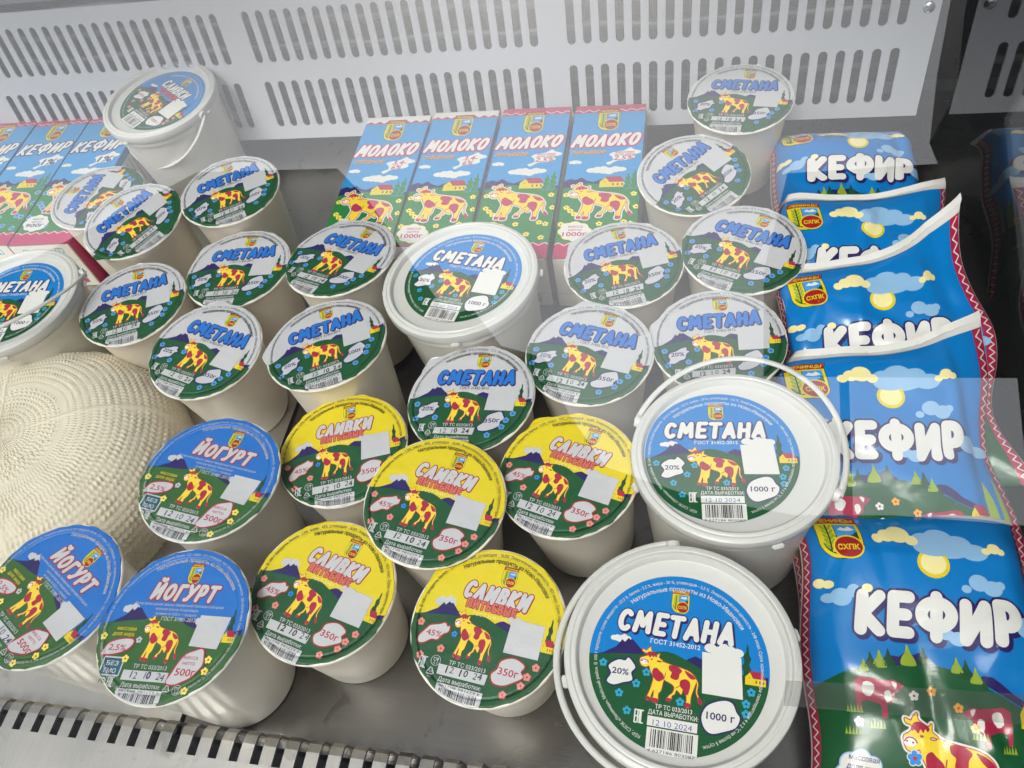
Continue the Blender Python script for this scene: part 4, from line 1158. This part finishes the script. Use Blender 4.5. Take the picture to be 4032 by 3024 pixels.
# ------------------------------------------------------------------ kefir pouches
PW, PL = .143, .182
def art_pouch():
    """face art in mm from the centre: x -71.5..71.5, y -91..91 ; layout given from the top left corner"""
    A = Art('film', dz=.00012, z0=.00018)
    X = lambda x: x - 71.5
    Y = lambda y: 91.0 - y
    p = lambda pts: [(X(a), Y(b)) for a, b in pts]
    A.poly('filmblue', p([(0, 182), (143, 182), (143, 4), (0, 4)]))
    A.poly('green', p(smooth_line([(6, 113), (14, 108), (24, 103), (40, 100), (55, 97.5), (68, 97), (82, 100), (95, 106), (108, 112), (120, 119), (131, 124)], 4) + [(143, 126), (143, 182), (0, 182), (0, 114)]))
    A.poly('navy', p([(42, 101), (45, 96), (48, 93.5), (52, 94), (56, 91), (60, 92.5), (64, 91), (68, 93), (73, 97.5), (68, 97.6), (56, 98.2), (44, 100)]), p([(94, 104), (98, 101.5), (103, 102), (108, 105), (114, 110), (120, 114), (126, 121.5), (120, 118.5), (108, 111.6)]))
    A.at(.00066, .0)
    tr = []
    for (x, y, s) in ((32, 103, 7), (36, 101, 9), (41, 100.5, 10), (46, 99.5, 10), (57, 98.5, 12), (66, 97.5, 10), (84, 101, 9), (89, 104, 11), (94, 106, 9), (98, 109, 6)):
        tr.append(p(smooth_poly([(x - .34 * s, y), (x - .30 * s, y - .35 * s), (x - .12 * s, y - .6 * s), (x, y - s), (x + .14 * s, y - .6 * s), (x + .30 * s, y - .3 * s), (x + .34 * s, y)], 3)))
    for i, t in enumerate(tr): A.poly('lime' if i % 2 == 0 else 'dgreen', t)
    A.poly('lime', p([(128.5, 128), (129, 110), (130.5, 98), (132.5, 110), (133, 128)]), p([(134.5, 128), (135, 106), (136, 94), (137, 106), (137.4, 128)]))
    A.at(.0007, .00005)
    A.house(X(116), Y(128), 13, 13)
    # clouds and sun
    A.at(.00040, .00006)
    A.union('paleblue', [ell(X(76), Y(24), 8, 6), ell(X(85), Y(22), 9, 7), ell(X(96), Y(25), 8, 6), ell(X(104), Y(30), 9, 5.5), ell(X(88), Y(30), 14, 5)])
    A.poly('yellow', ell(X(78), Y(38.5), 9.6, 9.0)); A.poly('cream', ell(X(78), Y(38.2), 7.6, 7.0))
    A.union('paleblue', [ell(X(80), Y(28), 12, 6), ell(X(94), Y(29), 11, 5)])
    A.union('cream', [ell(X(48), Y(23), 3.6, 3.2), ell(X(54), Y(21), 5, 4.4), ell(X(61), Y(20), 7, 6), ell(X(68), Y(24), 4, 3.5)])
    A.union('cream', [ell(X(112), Y(29), 3, 2.2), ell(X(117), Y(27), 4, 3.5), ell(X(121), Y(29), 2.5, 2.2)])
    A.union('paleblue', [ell(X(95), Y(53), 3, 2.4), ell(X(103), Y(49), 6, 5), ell(X(111), Y(52), 6, 4.6), ell(X(116), Y(50), 3, 2.6)])
    A.union('paleblue', [ell(X(15), Y(62), 4, 3), ell(X(22), Y(61), 6, 5.4), ell(X(29), Y(57), 4, 4)])
    A.union('cream', [ell(X(10), Y(53), 3.4, 3), ell(X(15), Y(53.5), 3.4, 2.6)])
    A.union('cream', [ell(X(37), Y(55), 3.2, 2.6)])
    A.union('paleblue', [ell(X(80), Y(80), 5, 3), ell(X(87), Y(82), 6, 4)]); A.union('paleblue', [ell(X(126), Y(74), 7, 6), ell(X(134), Y(78), 6, 4)])
    A.at(.00044, .00005)
    A.emblem(X(12), Y(37), 26, 28)
    A.at(.00082, .00016)
    A.title('КЕФИР', X(31), X(121), Y(81.5), 24, 'white', 'navy', hw=.145, o=.055, shadow=(.05, -.06), shear=.10, slope=-.035, sp=.2)
    # cows, flowers, bubble
    def redcow(x, y, s):
        q = lambda pts: p([(x + a * s, y + b) for a, b in pts])
        A.z = .00066
        A.poly('pkred', q([(0, 0), (4, -2), (18, 0), (21, -1), (27, 2), (25, 4), (22, 6), (21, 11), (17, 13), (16.5, 20), (13.5, 20), (13.5, 13), (6, 11), (2.5, 12), (2.5, 18), (0, 17.5)]))
        A.z += .0001
        A.poly('white', q(smooth_poly([(5, 1), (9, 1), (11, 4), (8, 9), (4, 7)], 2)), q(smooth_poly([(16, 6), (19, 5), (20, 9), (17, 12)], 2)), q(smooth_poly([(20, 0), (23, 1), (22, 4)], 2)))
    A.at(.00066, .0); redcow(26, 108, 1); redcow(111, 120, -1)
    A.at(.00076, .00004)
    for (x, y, c) in ((58, 115, 'white'), (69, 112, 'orange'), (82, 120, 'orange'), (26, 131, 'white'), (90, 130, 'orange'), (120, 143, 'orange'), (14, 164, 'orange'), (116, 168, 'pink')):
        A.at(.00076, .00004); A.flower(c, 'red', X(x), Y(y), 2.7, None)
    g = []
    for (x, y) in ((20, 126), (18, 138), (32, 134), (88, 136), (104, 142), (120, 152), (112, 160), (46, 160)):
        for i in range(5): g.append(p([(x + i * 1.8, y), (x + i * 1.8 + .9, y - 4 - (i % 2)), (x + i * 1.8 + 1.7, y)]))
    A.at(.00070, 0); A.poly('lime', *g)
    A.at(.00086, .00006)
    A.cow(X(50), Y(178), 56, 54, 'magenta', 'white')
    A.flower('flower', 'pkred', X(56), Y(148), 4, 'white')
    A.at(.00080, .00007)
    A.outlined('white', 'paleblue', bubble(X(27), Y(160), 26, 26, 8, 6, .14), .8)
    A.text('navy', 'массовая', X(28), Y(152), 4.2, width=17, bold=.015, rot=-.1); A.text('navy', 'доля жира', X(28), Y(157), 4.2, width=19, bold=.015, rot=-.1)
    A.text('navy', '1%', X(27), Y(168), 9.5, width=13, bold=.02)
    # seam bands
    A.at(.00050, .00008)
    for s in (0, 1):
        x0, x1 = (.6, 5.4) if s == 0 else (137.6, 142.4)
        A.poly('white', p(rect(x0 - .6, 4, x0, 182)) if s == 0 else p(rect(x1, 4, x1 + .6, 182)))
        A.at(.00058, .00008)
        A.poly('pkred', p(rect(x0, 4, x1, 182)))
        A.stroke('white', [p([(x0 + (1.2 if i % 2 else 3.8), 5 + i * 2.9) for i in range(61)])], .30, 2)
    A.poly('white', p(rect(0, -6, 143, 4)))
    return A
PART = art_pouch()

def pouch(code, loc, tilt, yaw, roll, T, seed, label, tip=0.0, tipl=0.0, sag=0.0, pin=1.0, fold=0.0, lsq=1.0, rsq=1.0, ltop=0.0, wrap=.016, PW=PW):
    rnd = random.Random(seed); ph = [rnd.uniform(0, 6.28) for _ in range(12)]
    creases = [(rnd.uniform(-.8, .8), rnd.uniform(-.7, .8), rnd.uniform(0, pi), rnd.uniform(.10, .4), rnd.uniform(-1, 1)) for _ in range(16)]
    def surf(x, y, z, side=1):
        u = max(-1.0, min(1.0, x / (PW / 2))); v = max(-1.0, min(1.075, y / (PL / 2))); vc = max(-1.0, min(1.0, v))
        zx = max(0.0, 1 - abs(u) ** 3.4) ** .60; zy = max(0.0, 1 - abs(vc) ** 3.2) ** .60
        h = T * zx * zy
        e = abs(u) ** 3 * zy
        h += .0010 * e * zx ** .3 * sin(vc * 14 + ph[0] + 3 * u + 2 * sin(vc * 3 + ph[7])) + .0010 * zx * zy * sin(vc * 7 + 3 * u + ph[1])
        ev = abs(vc) ** 4
        h += .0009 * ev * zx * (1 - ev * .6) * sin(u * 11 + ph[2] + 2 * vc)
        for (cu, cv, ca, cl, ck) in creases:
            du, dv = u - cu, vc - cv
            a, b = du * cos(ca) + dv * sin(ca), -du * sin(ca) + dv * cos(ca)
            h += .0036 * ck * zx * zy * math.exp(-(b / .078) ** 2 - (a / (cl)) ** 2)
        px = 1 - pin * (.075 * zy * (1 + .6 * sin(vc * 5 + ph[4]) * abs(u)) )
        X_ = x * px
        Y_ = y * (1 - .035 * zx) + tip * max(0, u) ** 2 * max(0, vc) ** 3 + tipl * max(0, -u) ** 2 * max(0, vc) ** 3
        Z_ = side * h * (1 if side > 0 else .75) + .0025 * sin(u * 4 + ph[5]) * max(0, vc - .8) * 4 + .003 * sin(v * 5 + ph[6]) * abs(u) ** 4 - sag * vc * vc - fold * max(0, v - .62) ** 1.4
        Z_ -= wrap * (max(0.0, abs(u) - .70) / .30) ** 1.6
        if X_ < -.060:
            dx = -.060 - X_; X_ = -.060 - dx * lsq; Z_ -= dx * (1 - lsq) * .9
        if X_ > .054:
            dx = X_ - .054; X_ = .054 + dx * rsq; Z_ -= dx * (1 - rsq) * 1.1
        if X_ < 0: X_ *= 1 - ltop * max(0.0, v - .86)
        return Vector((X_, Y_, Z_))
    def fn(x, y, z):
        e = 4e-4
        P = surf(x, y, 0); a = surf(x + e, y, 0) - surf(x - e, y, 0); b = surf(x, y + e, 0) - surf(x, y - e, 0)
        n = a.cross(b)
        n = n.normalized() if n.length > 1e-12 else Vector((0, 0, 1))
        n = (n + Vector((0, 0, .15))).normalized()
        return tuple(P + n * z)
    bm = bmesh.new(); NU, NV = 80, 108
    for side in (1, -1):
        g = []
        for j in range(NV + 1):
            row = []
            for i in range(NU + 1):
                p = surf(PW * (i / NU - .5), PL / 2 * (-1 + 2.06 * j / NV), 0, side)
                if side > 0: p.z -= .0005 * min(1.0, 6 * min(i, NU - i) / NU) * min(1.0, 6 * min(j, NV - j) / NV)
                row.append(bm.verts.new(p))
            g.append(row)
        for j in range(NV):
            for i in range(NU):
                q = (g[j][i], g[j][i + 1], g[j + 1][i + 1], g[j + 1][i])
                bm.faces.new(q if side > 0 else q[::-1])
    bmesh.ops.remove_doubles(bm, verts=bm.verts[:], dist=1e-6)
    root = empty('kefir_pouch', Matrix.Translation(loc) @ Matrix.Rotation(radians(yaw), 4, 'Z') @ Matrix.Rotation(radians(tilt), 4, 'X') @ Matrix.Rotation(radians(roll), 4, 'Y'))
    tag(root, label, 'kefir pouch', 'overlapping kefir pouches')
    bm_obj('film_bag', bm, ink('film', 'white'), root)
    me = art_mesh(PART, .001, None, fn, .0030, 'printed_front', PW / .143); me.polygons.foreach_set('use_smooth', [True] * len(me.polygons))
    link('printed_front', me, root)
    return root
pouch('P1', (.1425, .580, .041), 12, 3, 2, .024, 1, 'plump kefir pouch farthest back, lying nearest the slotted panel', fold=.06, lsq=.4, rsq=.6)
pouch('P2', (.1385, .455, .054), 18, 2, 2, .020, 2, 'kefir pouch second from the back, its lettering half covered by the next pouch', tip=.014, lsq=.2, rsq=1.1, wrap=.010, ltop=.6)
pouch('P3', (.141, .374, .061), 20, 9, 0, .018, 3, 'kefir pouch in the middle with a pointed raised corner and a slanting white top seam', tip=.038, tipl=-.002, lsq=.2, rsq=1.6, wrap=.003, ltop=1.5)
pouch('P4', (.1345, .286, .063), 17, 6, 1, .020, 4, 'kefir pouch behind the front one, in broad glare, its top right corner folded up', tip=.022, lsq=.2, rsq=1.6, wrap=.014, ltop=1.2)
pouch('P5', (.1430, .170, .057), 15, 2, 0, .021, 5, 'kefir pouch nearest the front showing cows on a green meadow', tip=-.004, fold=.062, lsq=.7, wrap=.010)

# ------------------------------------------------------------------ cheese
def build_cheese():
    bm = bmesh.new(); NA, NR = 760, 190; R, H = .122, .094
    def prof(t):
        """t 0 centre .. 1 floor edge: (radius, height)"""
        if t < .36:
            return (R * .40 * t / .36, H - .002 * (t / .36) ** 2)
        s = (t - .36) / .64
        a = s * pi / 2 * 1.12
        return (R * (.40 + .60 * sin(min(a, pi / 2)) - .06 * max(0, a - pi / 2)), (H - .002) * max(0.0, cos(a * .893)) ** .82)
    rings = []
    for j in range(NR + 1):
        t = j / NR; r, z = prof(t); r2, z2 = prof(min(1, t + .004)); r1, z1 = prof(max(0, t - .004))
        nx, nz = (z1 - z2), (r2 - r1); L = hypot(nx, nz) or 1; nx, nz = nx / L, nz / L
        ring = []
        for i in range(NA):
            a = 2 * pi * i / NA
            s = t * 34 + .25 * noise.noise(Vector((cos(a) * 2, sin(a) * 2, t * 4)))
            fr = s - math.floor(s)
            groove = math.exp(-((fr - .5) / .16) ** 2)
            band = math.floor(s)
            nt_ = 64 if t < .36 else 150
            w = sin(a * nt_ + (band % 2) * pi * .9 + .8 * sin(band * 1.7))
            tooth = max(0, w) ** .6 * (1 - groove) * min(1, r / .012)
            rad = sum(math.exp(-(((a - q + pi) % (2 * pi) - pi) / .03) ** 2) for q in (.1, 1.67, 3.24, 4.81))
            plain = math.exp(-((t - .37) / .018) ** 2)
            n3 = noise.noise(Vector((cos(a) * 9, sin(a) * 9, t * 22))) * .5 + .5
            d = (.0014 * tooth * max(.25, 1.9 * n3 - .2) - .0004 * groove * (.2 + n3)) * (1 - plain) * (1 - .8 * min(1, rad)) + .0009 * min(1, rad) * (t < .9)
            d += .0012 * noise.noise(Vector((cos(a) * r * 40, sin(a) * r * 40, 3)))
            rr = r + d * nx
            ring.append(bm.verts.new((rr * cos(a), rr * sin(a), max(0, z + d * nz))))
        rings.append(ring)
    for A_, B_ in zip(rings, rings[1:]):
        for i in range(NA):
            bm.faces.new((A_[i], B_[i], B_[(i + 1) % NA], A_[(i + 1) % NA]))
    bmesh.ops.remove_doubles(bm, verts=rings[0], dist=1e-5)
    mt = simple('fresh_cheese', '#d9d0bc', .55, 0, .4, (400, .12, .0008, 3), (9, .05))
    b = mt.node_tree.nodes['Principled BSDF']; b.inputs['Subsurface Weight'].default_value = .25; b.inputs['Subsurface Radius'].default_value = (.008, .006, .003); b.inputs['Subsurface Scale'].default_value = 1.0
    o = bm_obj('cheese_wheel', bm, mt); o.location = (-.533, .262, .0002); o.rotation_euler = (radians(0), 0, radians(22))
    tag(o, 'big round cream coloured cheese with basket weave imprint at left', 'cheese')
build_cheese()

for c in POS:
    (place_bucket if c[0] == 'B' else place_cup)(c)

# ------------------------------------------------------------------ front glass
def build_glass():
    tilt = radians(36)
    nrm = Vector((0, -cos(tilt), sin(tilt)))
    e1 = Vector((1, 0, 0)); e2 = Vector((0, sin(tilt), cos(tilt)))
    o0 = Vector((-.5, -.045, .012))
    bm = bmesh.new(); th = .005
    for d in (0, 1):
        pass
    vs = []
    for d in (0, -th):
        for a, b in ((-.75, 0), (.72, 0), (.72, .80), (-.75, .80)):
            vs.append(bm.verts.new(o0 + e1 * a + e2 * b + nrm * d))
    for q in ((0, 1, 2, 3), (7, 6, 5, 4), (0, 4, 5, 1), (1, 5, 6, 2), (2, 6, 7, 3), (3, 7, 4, 0)):
        bm.faces.new([vs[i] for i in q])
    bmesh.ops.recalc_face_normals(bm, faces=bm.faces[:])
    mt = bpy.data.materials.new('clear_case_glass'); mt.use_nodes = True; t = mt.node_tree; t.nodes.clear()
    out = t.nodes.new('ShaderNodeOutputMaterial'); mix = t.nodes.new('ShaderNodeMixShader'); tr = t.nodes.new('ShaderNodeBsdfTransparent'); gl = t.nodes.new('ShaderNodeBsdfGlossy'); fr = t.nodes.new('ShaderNodeFresnel')
    geo = t.nodes.new('ShaderNodeNewGeometry')
    fr.inputs['IOR'].default_value = 1.78; gl.inputs['Roughness'].default_value = 0.0
    tr.inputs['Color'].default_value = (.985, .995, .99, 1)
    ior = t.nodes.new('ShaderNodeMix'); ior.data_type = 'FLOAT'; ior.inputs[2].default_value = 1.78
    # a thin sheet seen from either side reflects alike: undo the inversion Fresnel does on back faces
    t.links.new(geo.outputs['Backfacing'], ior.inputs[0]); 
    ior.inputs[3].default_value = 1 / 1.78
    t.links.new(ior.outputs[0], fr.inputs['IOR'])
    t.links.new(fr.outputs[0], mix.inputs[0]); t.links.new(tr.outputs[0], mix.inputs[1]); t.links.new(gl.outputs[0], mix.inputs[2]); t.links.new(mix.outputs[0], out.inputs['Surface'])
    MATS['glass'] = mt
    o = bm_obj('front_glass', bm, mt, smooth=False); tag(o, 'sloping clear front glass of the display case reflecting the bright sky', 'glass pane')
    bm = bmesh.new(); vs = []
    for d in (.0002, .0005):
        for a, b in ((.545, .2365), (.719, .2440), (.719, .2590), (.545, .2490)):
            vs.append(bm.verts.new(o0 + e1 * a + e2 * b + nrm * d))
    for q in ((0, 1, 2, 3), (7, 6, 5, 4), (0, 4, 5, 1), (1, 5, 6, 2), (2, 6, 7, 3), (3, 7, 4, 0)):
        bm.faces.new([vs[i] for i in q])
    bmesh.ops.recalc_face_normals(bm, faces=bm.faces[:])
    tm = bpy.data.materials.new('clear_tape'); tm.use_nodes = True; t = tm.node_tree; t.nodes.clear()
    out = t.nodes.new('ShaderNodeOutputMaterial'); mix = t.nodes.new('ShaderNodeMixShader'); tr = t.nodes.new('ShaderNodeBsdfTransparent'); gl = t.nodes.new('ShaderNodeBsdfGlossy')
    tr.inputs['Color'].default_value = (.93, .93, .92, 1); gl.inputs['Roughness'].default_value = .3; mix.inputs[0].default_value = .13
    t.links.new(tr.outputs[0], mix.inputs[1]); t.links.new(gl.outputs[0], mix.inputs[2]); t.links.new(mix.outputs[0], out.inputs['Surface'])
    tp = bm_obj('tape_strip', bm, tm, smooth=False); tag(tp, 'strip of clear tape across the glass at lower right', 'tape')
    return o
build_glass()

# ------------------------------------------------------------------ ground, counter, and dark blocks added behind the viewer to shape glass reflections
def build_surroundings():
    bm = bmesh.new(); box(bm, -400, 400, -400, 400, -.95, -.93)
    o = bm_obj('ground', bm, simple('asphalt', (.25, .245, .24), .9, 0, .3, None, (3, .2)), smooth=False); tag(o, None, None, None, 'structure')
    root = empty('case_counter', Matrix.Identity(4)); tag(root, 'dark counter top and plinth of the display case', 'counter')
    bm = bmesh.new(); box(bm, -1.26, .245, .52, .86, .47, .495); bm_obj('counter_top', bm, simple('counter_grey', '#6d6e70', .4), root, smooth=False, bevel=.003)
    bm = bmesh.new(); box(bm, -1.26, .245, -.10, .86, -.93, -.055); bm_obj('plinth', bm, simple('counter_white', '#b9babb', .5), root, smooth=False, bevel=.003)
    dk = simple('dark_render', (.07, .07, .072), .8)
    def prismxz(name, prof, y0, y1, label, cat):
        bm = bmesh.new(); A_ = [bm.verts.new((x, y0, z)) for x, z in prof]; B_ = [bm.verts.new((x, y1, z)) for x, z in prof]; n = len(prof)
        for i in range(n): bm.faces.new((A_[i], A_[(i + 1) % n], B_[(i + 1) % n], B_[i]))
        bm.faces.new(A_[::-1]); bm.faces.new(B_); bmesh.ops.recalc_face_normals(bm, faces=bm.faces[:])
        o = bm_obj(name, bm, dk, smooth=False); tag(o, label, cat)
    prismxz('opposite_house', [(-9, -.93), (-9, 2.2), (-5.1, 4.48), (-3.5, 4.48), (-3.1, 4.1), (-2.9, 3.4), (-2.9, -.93)], -11, -6, 'dark house with sloping roof mirrored at left in the glass', 'house')  # added out of view; outline shaped for the dark reflection at left
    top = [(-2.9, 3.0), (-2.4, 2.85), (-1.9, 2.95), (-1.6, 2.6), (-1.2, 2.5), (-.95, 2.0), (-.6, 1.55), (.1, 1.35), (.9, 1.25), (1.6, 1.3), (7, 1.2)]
    prismxz('opposite_wall', [(-2.9, -.93)] + top + [(7, -.93)], -6.4, -6, 'dark low wall opposite mirrored across the middle of the glass', 'wall')  # added out of view; its top edge sets where the reflected sky ends
    prismxz('opposite_tower', [(2.5, -.93), (2.5, 3.4), (2.15, 3.9), (2.0, 4.5), (2.1, 5.2), (2.3, 6.2), (2.5, 9), (9, 9), (9, -.93)], -5.9, -5.2, 'tall dark building mirrored in the upper right corner of the glass', 'building')  # added out of view to block the sky reflected at upper right
    prismxz('opposite_awning', [(.85, 3.05), (.85, 4.3), (7, 4.6), (7, 3.2)], -8, -6, 'dark awning opposite mirrored at right in the glass', 'awning')  # slab added out of view to darken a band of reflected sky
    for x in (1.6, 6.2):
        bm = bmesh.new(); box(bm, x, x + .08, -7.9, -7.82, -.93, 3.2); o = bm_obj('awning_post', bm, dk, smooth=False); o.parent = bpy.data.objects['opposite_awning']
build_surroundings()
